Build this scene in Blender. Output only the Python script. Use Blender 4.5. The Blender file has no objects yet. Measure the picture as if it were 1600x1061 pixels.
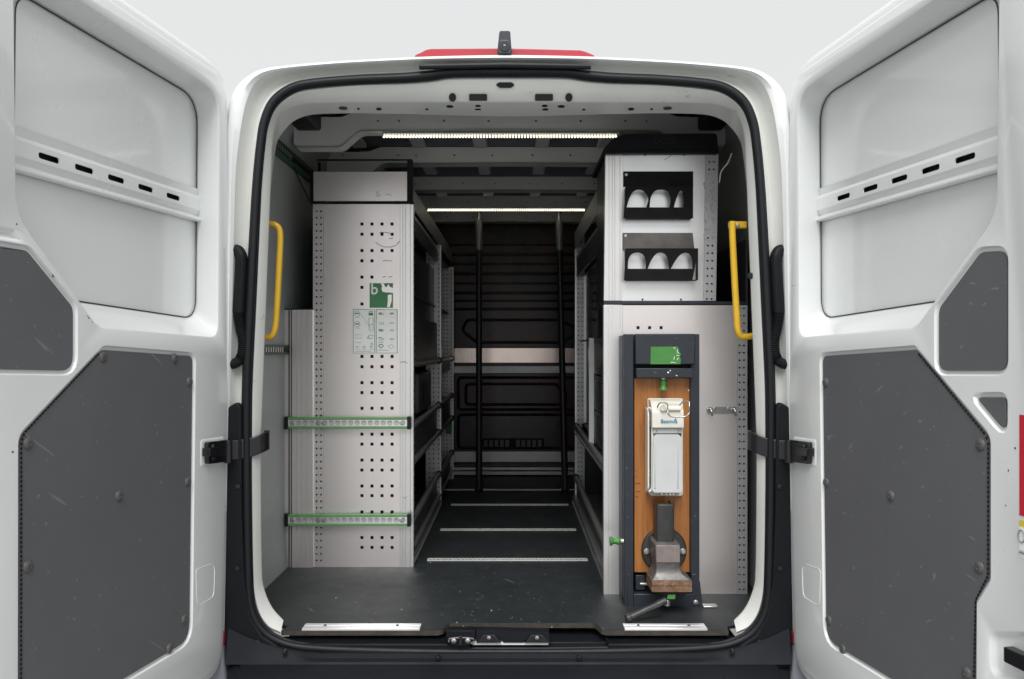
import bpy, bmesh, math, random
from mathutils import Vector, Matrix
from mathutils.geometry import tessellate_polygon
random.seed(7)
R = math.radians
scene = bpy.context.scene
COL = scene.collection

# ------------------------------------------------------------------ camera, sky, sun, exposure
FL = 0.62                     # height of the cargo floor above the ground
F, D, CX, CY = 1300.0, 2.6, 802.0, 545.0
CAM = Vector((0.014, -D, FL + 0.86))
cam = bpy.data.cameras.new('camera'); camo = bpy.data.objects.new('camera', cam); COL.objects.link(camo)
camo.location = CAM; camo.rotation_euler = (R(90), 0, 0)
cam.sensor_width = 36; cam.lens = 36 * F / 1600
cam.shift_x = -(CX - 800) / 1600; cam.shift_y = (CY - 530.5) / 1600
cam.clip_start = 0.02; cam.clip_end = 3000
scene.camera = camo

SUN_EL, SUN_ROT = R(50), R(174)
w = bpy.data.worlds.new("World"); scene.world = w; w.use_nodes = True
nt = w.node_tree; nt.nodes.clear()
out = nt.nodes.new('ShaderNodeOutputWorld'); bg = nt.nodes.new('ShaderNodeBackground')
sky = nt.nodes.new('ShaderNodeTexSky'); sky.sky_type = 'NISHITA'; sky.sun_disc = False
sky.sun_elevation = SUN_EL; sky.sun_rotation = SUN_ROT; sky.dust_density = 5; sky.ozone_density = 1
hs = nt.nodes.new('ShaderNodeHueSaturation'); hs.inputs['Saturation'].default_value = 0.10
mx = nt.nodes.new('ShaderNodeMix'); mx.data_type = 'RGBA'; mx.inputs[0].default_value = 0.86
mx.inputs[7].default_value = (4.08, 4.16, 4.16, 1)      # even cloud deck over the sky
nt.links.new(sky.outputs[0], hs.inputs['Color']); nt.links.new(hs.outputs[0], mx.inputs[6])
nt.links.new(mx.outputs[2], bg.inputs[0]); bg.inputs[1].default_value = 0.1
nt.links.new(bg.outputs[0], out.inputs[0])
sl = bpy.data.lights.new('sun', 'SUN'); sl.energy = 1.5; sl.angle = R(40); sl.color = (1, .985, .965)
so = bpy.data.objects.new('sun', sl); COL.objects.link(so); so.rotation_euler = (R(40), 0, R(-6)); so.location = (0, -5, 8)
scene.view_settings.view_transform = 'Standard'; scene.view_settings.look = 'None'
scene.view_settings.exposure = 1.0; scene.view_settings.gamma = 1
scene.render.engine = 'CYCLES'

# ------------------------------------------------------------------ materials
M = {}
def mat(name, col, rough=.5, metal=0, coat=0, var=0, vscale=6, bump=0, bscale=200, spec=.5, dirt_or_reflection=None, emis=None, stretch=(1, 1, 1), trans=0, scratch=0):
    m = bpy.data.materials.new(name); m.use_nodes = True; n = m.node_tree; b = n.nodes['Principled BSDF']
    b.inputs['Base Color'].default_value = (*col, 1); b.inputs['Roughness'].default_value = rough
    b.inputs['Metallic'].default_value = metal; b.inputs['Coat Weight'].default_value = coat
    b.inputs['Coat Roughness'].default_value = .08
    b.inputs['Specular IOR Level'].default_value = spec; b.inputs['Transmission Weight'].default_value = trans
    tc = n.nodes.new('ShaderNodeTexCoord'); mp = n.nodes.new('ShaderNodeMapping'); mp.inputs['Scale'].default_value = stretch
    geo = n.nodes.new('ShaderNodeNewGeometry')
    n.links.new(geo.outputs['Position'], mp.inputs[0])
    last = None
    def mixcol(fac_out, colour, prev):
        x = n.nodes.new('ShaderNodeMix'); x.data_type = 'RGBA'
        if prev is None: x.inputs[6].default_value = (*col, 1)
        else: n.links.new(prev, x.inputs[6])
        x.inputs[7].default_value = (*colour, 1); n.links.new(fac_out, x.inputs[0]); return x.outputs[2]
    def noise(scale, detail, lo, hi, amt, mapping=mp, rgh=.6):
        t = n.nodes.new('ShaderNodeTexNoise'); t.inputs['Scale'].default_value = scale; t.inputs['Detail'].default_value = detail
        t.inputs['Roughness'].default_value = rgh
        n.links.new(mapping.outputs[0], t.inputs['Vector'])
        r = n.nodes.new('ShaderNodeMapRange'); r.inputs[1].default_value = lo; r.inputs[2].default_value = hi
        r.inputs[4].default_value = amt; n.links.new(t.outputs[0], r.inputs[0]); return r.outputs[0], t.outputs[0]
    if var:
        f, raw = noise(vscale, 6, .35, .7, 1)
        last = mixcol(f, tuple(c * (1 - var) for c in col), last)
        rr = n.nodes.new('ShaderNodeMapRange'); rr.inputs[3].default_value = rough * .85; rr.inputs[4].default_value = min(1, rough * 1.2)
        n.links.new(raw, rr.inputs[0]); n.links.new(rr.outputs[0], b.inputs['Roughness'])
    if dirt_or_reflection:  # patches of dirt; on the bulkhead, painted reflections
        f, raw = noise(dirt_or_reflection[1], 9, dirt_or_reflection[2], dirt_or_reflection[2] + .09, dirt_or_reflection[3], rgh=.7)
        last = mixcol(f, dirt_or_reflection[0], last)
    if scratch:
        for k, (sx, rot) in enumerate(((3, .7), (3, -1.0), (3, 2.2))):
            m2 = n.nodes.new('ShaderNodeMapping'); m2.vector_type = 'TEXTURE'; m2.inputs['Rotation'].default_value = (rot, rot * 1.3, 0); m2.inputs['Scale'].default_value = (1 / 70, 1 / 70, 1 / 5)
            n.links.new(geo.outputs['Position'], m2.inputs[0])
            f, raw = noise(1.0, 2, .735, .76, scratch, m2, .4)
            last = mixcol(f, (.42, .42, .42), last)
    if last: n.links.new(last, b.inputs['Base Color'])
    if bump:
        t = n.nodes.new('ShaderNodeTexNoise'); t.inputs['Scale'].default_value = bscale; t.inputs['Detail'].default_value = 3
        n.links.new(mp.outputs[0], t.inputs['Vector'])
        bp = n.nodes.new('ShaderNodeBump'); bp.inputs['Strength'].default_value = bump; bp.inputs['Distance'].default_value = .002
        n.links.new(t.outputs[0], bp.inputs['Height']); n.links.new(bp.outputs[0], b.inputs['Normal'])
    if emis:
        b.inputs['Emission Color'].default_value = (*emis[0], 1); b.inputs['Emission Strength'].default_value = emis[1]
    M[name] = m; return m
mat('white_paint', (.83, .85, .845), .28, coat=.6, var=.05, vscale=2.2, dirt_or_reflection=((.5, .48, .43), 45, .70, .35))
mat('inner_paint', (.68, .69, .66), .4, coat=.2, var=.07, vscale=4, dirt_or_reflection=((.3, .27, .22), 22, .64, .5))
mat('wall_paint', (.40, .425, .425), .45, var=.1, vscale=4, dirt_or_reflection=((.25, .23, .2), 18, .66, .4))
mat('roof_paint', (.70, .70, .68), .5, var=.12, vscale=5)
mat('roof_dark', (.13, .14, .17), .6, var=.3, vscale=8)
mat('liner_grey', (.122, .124, .134), .55, var=.1, vscale=3, bump=.12, bscale=500, scratch=.22, dirt_or_reflection=((.20, .2, .2), 16, .66, .3))
mat('bolt_grey', (.10, .098, .096), .45, var=.2, vscale=60)
mat('rubber', (.007, .008, .011), .5, spec=.35, var=.2, vscale=30)
mat('black_plastic', (.006, .007, .0095), .55, spec=.22, var=.3, vscale=12, bump=.15, bscale=700, dirt_or_reflection=((.05, .05, .05), 25, .70, .35))
mat('bumper_plastic', (.009, .011, .0155), .6, spec=.22, var=.3, vscale=7, bump=.25, bscale=600, dirt_or_reflection=((.05, .05, .055), 15, .66, .45))
mat('bumper_grey', (.22, .23, .26), .4, var=.1)
mat('black_metal', (.010, .010, .013), .32, coat=.2, var=.3, vscale=40)
mat('floor_ply', (.025, .030, .033), .5, var=.35, vscale=9, bump=.5, bscale=380, scratch=.2, spec=.4, dirt_or_reflection=((.095, .095, .09), 13, .60, .55))
mat('floor_edge', (.055, .047, .039), .8, var=.4, vscale=40, bump=.4, bscale=300)
mat('alu', (.90, .85, .84), .33, metal=.78, var=.05, vscale=3, dirt_or_reflection=((.33, .32, .31), 12, .68, .35), bump=.05, bscale=900)
mat('alu_light', (.84, .83, .825), .32, metal=.8, var=.06, vscale=4, stretch=(6, 1, .3), dirt_or_reflection=((.35, .34, .33), 16, .7, .4))
mat('alu_white', (.90, .90, .91), .33, metal=.75, var=.05, vscale=5, dirt_or_reflection=((.4, .4, .4), 14, .67, .45))
mat('alu_board', (.84, .70, .64), .24, metal=.9, var=.05)
mat('alu_col', (.58, .585, .59), .45, metal=.7, var=.08, vscale=12)
mat('steel', (.55, .55, .54), .32, metal=.9, var=.2, vscale=30)
mat('rail_zinc', (.72, .72, .70), .5, metal=.2, var=.2, vscale=40)
mat('rack_grey', (.10, .105, .108), .42, var=.2, vscale=6, metal=.2)
mat('rack_dark', (.028, .030, .034), .35, var=.25, vscale=6)
mat('tube_grey', (.28, .285, .28), .35, metal=.5, var=.15, vscale=20)
mat('drawer_teal', (.045, .062, .070), .45, var=.2, vscale=15)
mat('bulkhead_black', (.0055, .006, .010), .30, var=.4, vscale=3, spec=.5, dirt_or_reflection=((.055, .018, .014), 2.0, .46, .9))  # red-brown patches put the bulkhead's warm reflections into its colour
mat('anthracite', (.020, .026, .036), .45, var=.2, vscale=18, bump=.1, bscale=900, scratch=.15, dirt_or_reflection=((.2, .2, .2), 60, .72, .7))
mat('dark_steel', (.17, .155, .15), .3, metal=.85, var=.4, vscale=14)
mat('can_black', (.004, .004, .006), .65, spec=.25, var=.3, vscale=25)
mat('green', (.06, .235, .05), .45, var=.15, vscale=30, dirt_or_reflection=((.5, .55, .5), 55, .69, .7))
mat('green_rail', (.14, .34, .125), .45, var=.2, vscale=25)
mat('green_dark', (.035, .11, .045), .5, var=.2, vscale=25)
mat('yellow', (.72, .43, .02), .35, coat=.3, var=.12, vscale=25, dirt_or_reflection=((.35, .17, .03), 60, .66, .6))
mat('cream', (.70, .68, .60), .35, coat=.2, var=.06, vscale=25, dirt_or_reflection=((.4, .36, .28), 70, .68, .5))
mat('bottle_pe', (.68, .70, .705), .3, var=.08, vscale=14, trans=.18)
mat('cast_iron', (.065, .065, .065), .42, metal=.5, var=.35, vscale=30, bump=.3, bscale=250, dirt_or_reflection=((.16, .11, .08), 30, .62, .5))
mat('cast_worn', (.27, .23, .215), .5, metal=.35, var=.25, vscale=35, bump=.25, bscale=200, dirt_or_reflection=((.05, .04, .035), 70, .66, .9))
mat('cast_grey', (.19, .185, .18), .45, metal=.45, var=.4, vscale=45, bump=.3, bscale=300, dirt_or_reflection=((.10, .07, .05), 50, .62, .6))
mat('rusty', (.25, .14, .085), .7, metal=.3, var=.5, vscale=70, bump=.6, bscale=260, dirt_or_reflection=((.36, .27, .20), 45, .55, .8))
mat('red_lens', (.42, .03, .045), .18, coat=.6)
mat('red_print', (.55, .02, .04), .4)
mat('yellow_print', (.70, .55, .05), .4)
mat('white_print', (.86, .88, .87), .45, var=.05, vscale=40)
mat('grey_print', (.25, .28, .28), .5)
mat('green_print', (.06, .25, .10), .5, var=.15, vscale=60)
mat('scuff', (.42, .40, .39), .6)
mat('blue_print', (.02, .22, .42), .4)
mat('lens_glass', (.01, .012, .016), .08, coat=1)
mat('mastic', (.05, .055, .065), .6)
mat('led', (1, .97, .75), .4, emis=((1, .95, .74), 1.35))
mat('hole_black', (.004, .004, .005), .7)
mat('asphalt', (.36, .36, .36), .9, var=.3, vscale=3, bump=.6, bscale=90)
def wood():
    m = bpy.data.materials.new('plywood'); m.use_nodes = True; n = m.node_tree; b = n.nodes['Principled BSDF']
    g = n.nodes.new('ShaderNodeNewGeometry'); mp = n.nodes.new('ShaderNodeMapping'); mp.inputs['Scale'].default_value = (26, 10, 1.6)
    n.links.new(g.outputs['Position'], mp.inputs[0])
    t = n.nodes.new('ShaderNodeTexNoise'); t.inputs['Scale'].default_value = 2.2; t.inputs['Detail'].default_value = 6; t.inputs['Distortion'].default_value = 1.2
    n.links.new(mp.outputs[0], t.inputs['Vector'])
    t2 = n.nodes.new('ShaderNodeTexNoise'); t2.inputs['Scale'].default_value = 9; t2.inputs['Detail'].default_value = 4; n.links.new(mp.outputs[0], t2.inputs['Vector'])
    r = n.nodes.new('ShaderNodeValToRGB'); e = r.color_ramp.elements
    e[0].position = .32; e[0].color = (.27, .095, .022, 1); e[1].position = .7; e[1].color = (.45, .18, .045, 1)
    mxx = n.nodes.new('ShaderNodeMix'); mxx.inputs[0].default_value = .45
    n.links.new(t.outputs[0], mxx.inputs[2]); n.links.new(t2.outputs[0], mxx.inputs[3])
    n.links.new(mxx.outputs[0], r.inputs[0]); n.links.new(r.outputs[0], b.inputs['Base Color'])
    b.inputs['Roughness'].default_value = .38; M['plywood'] = m
wood()

# ------------------------------------------------------------------ geometry helpers
def W(px, py, y):
    d = D + y
    return Vector((CAM.x + (px - CX) / F * d, y, CAM.z + (CY - py) / F * d))
def WX(px, y): return CAM.x + (px - CX) / F * (D + y)
def WZ(py, y): return CAM.z + (CY - py) / F * (D + y)

def rpoly(pts, seg=5):
    """pts: (u, v) or (u, v, radius) -> rounded outline"""
    n = len(pts); o = []
    for i, p in enumerate(pts):
        r = p[2] if len(p) > 2 else 0
        P = Vector(p[:2]); A = Vector(pts[i - 1][:2]); B = Vector(pts[(i + 1) % n][:2])
        if r <= 0: o.append(P.copy()); continue
        a = (A - P); b = (B - P); la, lb = a.length, b.length; a.normalize(); b.normalize()
        ang = a.angle(b); t = min(r / math.tan(ang / 2), la * .48, lb * .48)
        p0 = P + a * t; p1 = P + b * t
        for k in range(seg + 1):
            s = k / seg; o.append(p0 * (1 - s) ** 2 + P * 2 * s * (1 - s) + p1 * s * s)
    return o
def rrect(x0, y0, x1, y1, r=0, seg=4): return rpoly([(x0, y0, r), (x1, y0, r), (x1, y1, r), (x0, y1, r)], seg)
def circ(x, y, r, n=16, ry=None): return [Vector((x + r * math.cos(2 * math.pi * k / n), y + (ry or r) * math.sin(2 * math.pi * k / n))) for k in range(n)]
def offset(poly, d):
    n = len(poly); area = sum(poly[i].x * poly[(i + 1) % n].y - poly[(i + 1) % n].x * poly[i].y for i in range(n))
    sg = 1 if area > 0 else -1; o = []
    for i in range(n):
        a = poly[i] - poly[i - 1]; b = poly[(i + 1) % n] - poly[i]
        if a.length < 1e-9: a = b
        if b.length < 1e-9: b = a
        na = Vector((a.y, -a.x)).normalized(); nb = Vector((b.y, -b.x)).normalized(); m = na + nb
        if m.length < 1e-6: m = na
        m.normalize(); c = max(.4, m.dot(na)); o.append(poly[i] + m * (sg * d / c))
    return o
def crv(pts, sub=5, closed=False):
    P = [Vector(p) for p in pts]; n = len(P); o = []
    rng = range(n if closed else n - 1)
    for i in rng:
        p1, p2 = P[i], P[(i + 1) % n]
        p0 = P[i - 1] if (i > 0 or closed) else p1 * 2 - p2
        p3 = P[(i + 2) % n] if (i + 2 < n or closed) else p2 * 2 - p1
        t1 = (p2 - p0) * .5; t2 = (p3 - p1) * .5
        L = (p2 - p1).length
        for t, q in ((t1, 0), (t2, 0)):
            if t.length > L: t *= L / t.length
        for k in range(sub):
            s = k / sub; h = s * s * s; g = s * s
            o.append(p1 * (2 * h - 3 * g + 1) + t1 * (h - 2 * g + s) + p2 * (-2 * h + 3 * g) + t2 * (h - g))
    if not closed: o.append(P[-1].copy())
    return o

class MB:
    def __init__(s): s.v = []; s.f = []
    def add(s, vs, fs):
        o = len(s.v); s.v += [tuple(v) for v in vs]; s.f += [tuple(i + o for i in f) for f in fs]; return s
    def box(s, x0, x1, y0, y1, z0, z1):
        return s.add([(x, y, z) for z in (z0, z1) for y in (y0, y1) for x in (x0, x1)],
                     [(0, 2, 3, 1), (4, 5, 7, 6), (0, 1, 5, 4), (2, 6, 7, 3), (0, 4, 6, 2), (1, 3, 7, 5)])
    def hexa(s, a, b):   # two quads (front ring, back ring)
        return s.add(list(a) + list(b), [(0, 1, 2, 3), (7, 6, 5, 4), (0, 4, 5, 1), (1, 5, 6, 2), (2, 6, 7, 3), (3, 7, 4, 0)])
    def plate(s, outer, holes, mp, n0, n1):
        """outline with real holes, thick from n0 to n1; mp(u, v, n) -> 3D"""
        polys = [list(outer)] + [list(h) for h in holes]
        tris = tessellate_polygon([[Vector((p[0], p[1], 0)) for p in q] for q in polys])
        def ar(q): return abs(sum(q[i][0] * q[(i + 1) % len(q)][1] - q[i][1] * q[(i + 1) % len(q)][0] for i in range(len(q)))) / 2
        want = ar(polys[0]) - sum(ar(q) for q in polys[1:]); fl_ = [p for q in polys for p in q]
        if len(polys) > 1:
            for k in range(6):
                got = sum(ar([fl_[i] for i in t]) for t in tris)
                if abs(got - want) < .01 * want: break
                polys = [polys[0]] + [[(p[0] + random.uniform(-1, 1) * 2e-4, p[1] + random.uniform(-1, 1) * 2e-4) for p in q] for q in polys[1:]]
                tris = tessellate_polygon([[Vector((p[0], p[1], 0)) for p in q] for q in polys]); fl_ = [p for q in polys for p in q]
            else: print('BAD PLATE', want, got, len(polys))
        flat = [p for q in polys for p in q]; N = len(flat)
        fs = [tuple(t) for t in tris] + [tuple(i + N for i in reversed(t)) for t in tris]
        o = 0
        for q in polys:
            k = len(q)
            for i in range(k):
                a, b = o + i, o + (i + 1) % k; fs.append((a, b, b + N, a + N))
            o += k
        return s.add([mp(p[0], p[1], n0) for p in flat] + [mp(p[0], p[1], n1) for p in flat], fs)
    def loft(s, rings, closed=True, cap0=False, cap1=False):
        n = len(rings[0]); vs = [p for r in rings for p in r]; fs = []
        for a in range(len(rings) - 1):
            for i in range(n if closed else n - 1):
                j = (i + 1) % n; fs.append((a * n + i, a * n + j, (a + 1) * n + j, (a + 1) * n + i))
        if cap0: fs.append(tuple(range(n)))
        if cap1: fs.append(tuple(range((len(rings) - 1) * n, len(rings) * n)))
        return s.add(vs, fs)
    def tube(s, pts, r, n=10, closed=False, caps=True, flat=None):
        P = [Vector(p) for p in pts]; k = len(P); rs = r if isinstance(r, (list, tuple)) else [r] * k
        rings = []; nrm = None
        for i in range(k):
            a = P[(i + 1) % k] if (closed or i < k - 1) else P[i]; b = P[i - 1] if (closed or i > 0) else P[i]
            t = (a - b).normalized()
            if nrm is None:
                u = Vector((0, 0, 1)) if abs(t.z) < .8 else Vector((0, 1, 0)); nrm = t.cross(u).normalized()
            else:
                nrm = (nrm - t * nrm.dot(t)).normalized()
            bn = t.cross(nrm)
            rings.append([P[i] + (nrm * math.cos(2 * math.pi * q / n) + bn * math.sin(2 * math.pi * q / n)) * rs[i] for q in range(n)])
        if closed: rings.append(rings[0])
        return s.loft(rings, True, caps and not closed, caps and not closed)
    def lathe(s, org, axis, prof, n=16):
        ax = Vector(axis).normalized(); u = ax.orthogonal().normalized(); v = ax.cross(u); o = Vector(org)
        rings = [[o + ax * h + (u * math.cos(2 * math.pi * q / n) + v * math.sin(2 * math.pi * q / n)) * max(r, 1e-5) for q in range(n)] for r, h in prof]
        return s.loft(rings, True, True, True)
    def build(s, name, m, parent=None, bevel=0, smooth=38, seg=2, label=None):
        me = bpy.data.meshes.new(name); me.from_pydata(s.v, [], s.f); me.update()
        bm = bmesh.new(); bm.from_mesh(me); bmesh.ops.remove_doubles(bm, verts=bm.verts, dist=1e-5); bmesh.ops.recalc_face_normals(bm, faces=bm.faces); bm.to_mesh(me); bm.free()
        if smooth:
            me.shade_smooth(); me.set_sharp_from_angle(angle=R(smooth))
        me.materials.append(M[m]); o = bpy.data.objects.new(name, me); COL.objects.link(o)
        if parent: o.parent = parent
        if bevel:
            b = o.modifiers.new('bevel', 'BEVEL'); b.width = bevel; b.segments = seg; b.limit_method = 'ANGLE'; b.angle_limit = R(35)
        if label: o['label'] = label
        return o
def XZ(y): return lambda u, v, n: (u, y + n, v)
def thing(name, label, cat, group=None, loc=(0, 0, 0)):
    o = bpy.data.objects.new(name, None); COL.objects.link(o); o['label'] = label; o['category'] = cat
    if group: o['group'] = group
    return o
def pbox(name, m, parent, x0, y0, x1, y1, ya, yb, bevel=.002, label=None):
    """box measured in picture units on its own front plane ya, reaching back to yb"""
    return MB().box(WX(x0, ya), WX(x1, ya), ya, yb, WZ(y1, ya), WZ(y0, ya)).build(name, m, parent, bevel, label=label)
def text_mesh(body, size, mp, n0, n1, align='CENTER'):
    c = bpy.data.curves.new('lettering', 'FONT'); c.body = body; c.size = size; c.align_x = align; c.align_y = 'CENTER'; c.resolution_u = 3
    c.offset = size * .018
    o = bpy.data.objects.new('lettering', c); COL.objects.link(o)
    me = bpy.data.meshes.new_from_object(o.evaluated_get(bpy.context.evaluated_depsgraph_get()))
    b = MB(); b.add([mp(v.co.x, v.co.y, n0) for v in me.vertices], [tuple(p.vertices) for p in me.polygons])
    bpy.data.objects.remove(o); bpy.data.meshes.remove(me); bpy.data.curves.remove(c)
    return b

# ------------------------------------------------------------------ ground
g = MB().box(-600, 600, -600, 600, -.2, 0).build('ground', 'asphalt'); g['kind'] = 'structure'; g['label'] = 'grey asphalt ground under the van'

# ------------------------------------------------------------------ the van
van = thing('panel_van', 'white panel van seen from behind with both rear doors swung wide open', 'van')
YS = -0.10                                    # plane of the rear opening
def half(pts): return pts
def full(pts, y, yfun=None):
    """left half outline (picture units on plane y, foot to roof centre) mirrored about the van's centre line"""
    L = [W(p[0], p[1], y + (p[2] if len(p) > 2 else 0)) for p in pts]
    cx = 0.0
    ctr = L[-1].x
    L = [Vector((p.x - ctr * (1 - 0), p.y, p.z)) if i == len(L) - 1 else p for i, p in enumerate(L)]
    return L + [Vector((-p.x, p.y, p.z)) for p in reversed(L[:-1])]
k_skin = [(346, 1000), (349, 900), (350, 800), (351, 700), (352, 600), (353, 470), (354, 340), (355, 260), (357, 200), (364, 154), (380, 126), (404, 110), (440, 103), (520, 96), (590, 92), (652, 89), (700, 87.5), (750, 86.5), (795, 86)]
k_edge = [(352, 1000), (354, 900), (356, 800), (358, 700), (360, 600), (363, 470), (366, 340), (369, 260), (375, 208), (384, 162), (397, 132), (417, 116), (447, 109), (520, 102), (590, 98), (652, 95.5), (700, 94.5), (750, 94), (795, 94)]
k_s1 = [(400, 986), (386, 945), (382, 880), (380, 800), (378, 700), (379, 600), (385, 470), (391, 340), (395, 275), (400, 226), (408, 186), (424, 151), (452, 131), (490, 122), (560, 118), (633, 115), (672, 110), (705, 105), (795, 104)]
k_s2 = [(438, 990), (418, 981), (403, 958), (395, 917), (392, 780), (392, 690), (393, 600), (399, 470), (405, 340), (409, 262), (416, 200), (432, 166), (460, 144), (491, 137), (560, 130), (633, 128), (672, 125), (702, 120), (795, 119)]
k_fold = [(443, 969), (428, 953), (417, 932), (410, 905), (408, 790), (408, 690), (411, 600), (416, 470), (421, 340), (424, 262), (427, 212), (438, 180), (462, 166), (490, 162), (565, 161), (633, 161), (672, 161), (702, 161), (795, 161)]
k_lip = [(440, 966), (426, 950), (415, 930), (408, 903), (406, 790), (406, 690), (409, 600), (414, 470), (420, 340), (424, 290), (432, 226), (444, 204), (463, 187), (490, 179), (560, 177), (633, 178), (672, 179), (702, 180), (795, 182)]
def sm(k, y): return crv(full(k, y), 4)
yA = YS
rings = [sm(k_skin, yA), sm(k_edge, yA + .004)]
# white outer body: rebate edge -> skin -> sides and roof running forward
def wider(ring, dx, dy, dz):
    o = []
    zc = FL + .75
    for p in ring:
        f = min(1, max(-1, p.x / .8)); o.append(Vector((p.x + f * dx, p.y + dy, p.z + dz * max(0, (p.z - zc)))))
    return o
b = MB().loft([sm(k_edge, yA + .004), sm([(a + (c - a) * .5, e + (h - e) * .5) for (a, e), (c, h) in zip(k_edge, k_skin)], yA - .008), sm(k_skin, yA),
               wider(sm(k_skin, yA), .02, .03, .004), wider(sm(k_skin, yA), .10, .30, .085), wider(sm(k_skin, yA), .13, .8, .11), wider(sm(k_skin, yA), .13, 3.5, .12)], False)
lastring = wider(sm(k_skin, yA), .13, 3.5, .12); b.add(lastring, [tuple(range(len(lastring)))])
body = b.build('body_shell', 'white_paint', van, smooth=60)
MB().loft([sm(k_edge, yA + .004), sm([(a + (c - a) * .35, e + (h - e) * .35) for (a, e), (c, h) in zip(k_edge, k_s1)], yA + .035),
           sm([(a + (c - a) * .8, e + (h - e) * .8) for (a, e), (c, h) in zip(k_edge, k_s1)], yA + .045), sm(k_s1, yA + .03), sm(k_s2, yA + .03)], False).build('door_rebate', 'inner_paint', van, smooth=60)
MB().loft([sm(k_s2, yA + .03), sm([(a + (c - a) * .12, e + (h - e) * .12) for (a, e), (c, h) in zip(k_s2, k_fold)], yA + .022),
           sm([(a + (c - a) * .92, e + (h - e) * .92) for (a, e), (c, h) in zip(k_s2, k_fold)], yA + .05),
           sm(k_fold, yA + .058), sm(k_lip, yA + .16), wider(sm(k_lip, yA + .16), .03, .0, .0), wider(sm(k_lip, yA + .16), .07, .02, .02)], False).build('opening_frame', 'inner_paint', van, smooth=50)
# rubber seal all the way round the opening
k_seal = [(795, 1019.5), (700, 1019), (600, 1017), (512, 1014), (458, 1009), (424, 996), (403, 975), (391, 945), (388, 900), (386, 800), (385, 700), (385.5, 600), (391.5, 470), (398, 340), (402, 278), (407, 226), (413, 190), (428, 158), (457, 137), (491, 129.5), (560, 124), (633, 121), (672, 117.5), (702, 113), (750, 112), (795, 112)]
Lf = [W(a, c, yA + .012 - (.0 if c < 900 else .0)) for a, c in k_seal]; Lf[0].x = 0; Lf[-1].x = 0
loop = Lf + [Vector((-p.x, p.y, p.z)) for p in reversed(Lf[1:-1])]
loop = crv(loop, 5, True)
sb = MB(); sb.tube(loop, .0118, 10, True)
sb.tube([p + (Vector((0, 0, FL + .86)) - Vector((p.x, 0, p.z))).normalized() * -.008 + Vector((0, .004, 0)) for p in loop], .0085, 8, True)
sb.tube([p + (Vector((0, 0, FL + .86)) - Vector((p.x, 0, p.z))).normalized() * .009 + Vector((0, .006, 0)) for p in loop], .006, 8, True)
sb.build('door_seal', 'rubber', van, smooth=60)
# black rubber strip over the opening, header plugs and slots
arc = [W(x, 104.5 - 2.5 * (1 - abs(x - 789) / 135), yA - .006) for x in range(655, 924, 12)] + [W(923, 104.5, yA - .006)]
MB().tube(arc, .0085, 8).build('drip_strip', 'rubber', van)
def ftilt(px, py):      # a point on the sloping header face
    t = min(1, max(0, (py - 119) / 42)); return W(px, py, yA + .024 + .03 * t - .007)
def plug(name, m, outline, dy=.004):
    fr = [ftilt(a, c) for a, c in outline]; MB().loft([[p + Vector((0, -.001, 0)) for p in fr], [p + Vector((0, dy, 0)) for p in fr]], True, True, True).build(name, m, van)
for x in (747, 850):
    plug('latch_slot', 'hole_black', rrect(x - 14, 147, x + 14, 157, 2)); plug('slot_insert', 'black_plastic', rrect(x - 10, 149.5, x + 10, 154, 1), .002)
for x in (707, 889): plug('rubber_plug', 'rubber', circ(x, 152, 5.6, 18, 6.5))
plug('header_lamp_slot', 'rubber', rpoly([(774, 132.5, 3), (780, 128.8, 3), (799, 128.8, 3), (805, 132.5, 3), (798, 137, 3), (781, 137, 3)]))
def uplug(px, py, r, m='hole_black'):
    t = (py - 161) / 19; c = W(px, py, yA + .058 + .102 * t); c.z -= .0012
    MB().lathe(c, (0, 0, 1), [(0, -.001), (r, -.001), (r, .002)], 14).build('drain_hole', m, van)
for x, y, r in ((703, 166, .011), (877, 166, .011), (747, 165, .009), (747, 170.5, .010), (851, 165, .009), (852, 170.5, .010), (667, 170.5, .005), (912, 171, .005), (592, 170.5, .008), (986, 170.5, .009), (560, 170, .004), (1018, 170.5, .004)): uplug(x, y, r)
for cx in (536, 1043): uplug(cx, 169, .013, 'mastic')
# conduit tubes in the hinge gap
for s in (-1, 1):
    path = crv([W(358, 393, -.075), W(371, 392, -.08), W(377, 403, -.085), W(376, 440, -.085), W(373.5, 488, -.085), W(376, 510, -.085), W(380.5, 535, -.085), W(378, 557, -.085), W(369, 567, -.085), W(356, 570, -.085)], 16)
    rs = []
    for i, p in enumerate(path):
        py = CY - (p.z - CAM.z) * F / (D + p.y)
        rs.append(.0185 if py < 488 else (.0150 + .0028 * (i % 2) if i < len(path) * .82 else .0155))
    if s > 0: path = [Vector((-p.x, p.y, p.z)) for p in path]
    MB().tube(path, rs, 14).build('cable_conduit', 'black_plastic', van, smooth=25)
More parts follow.
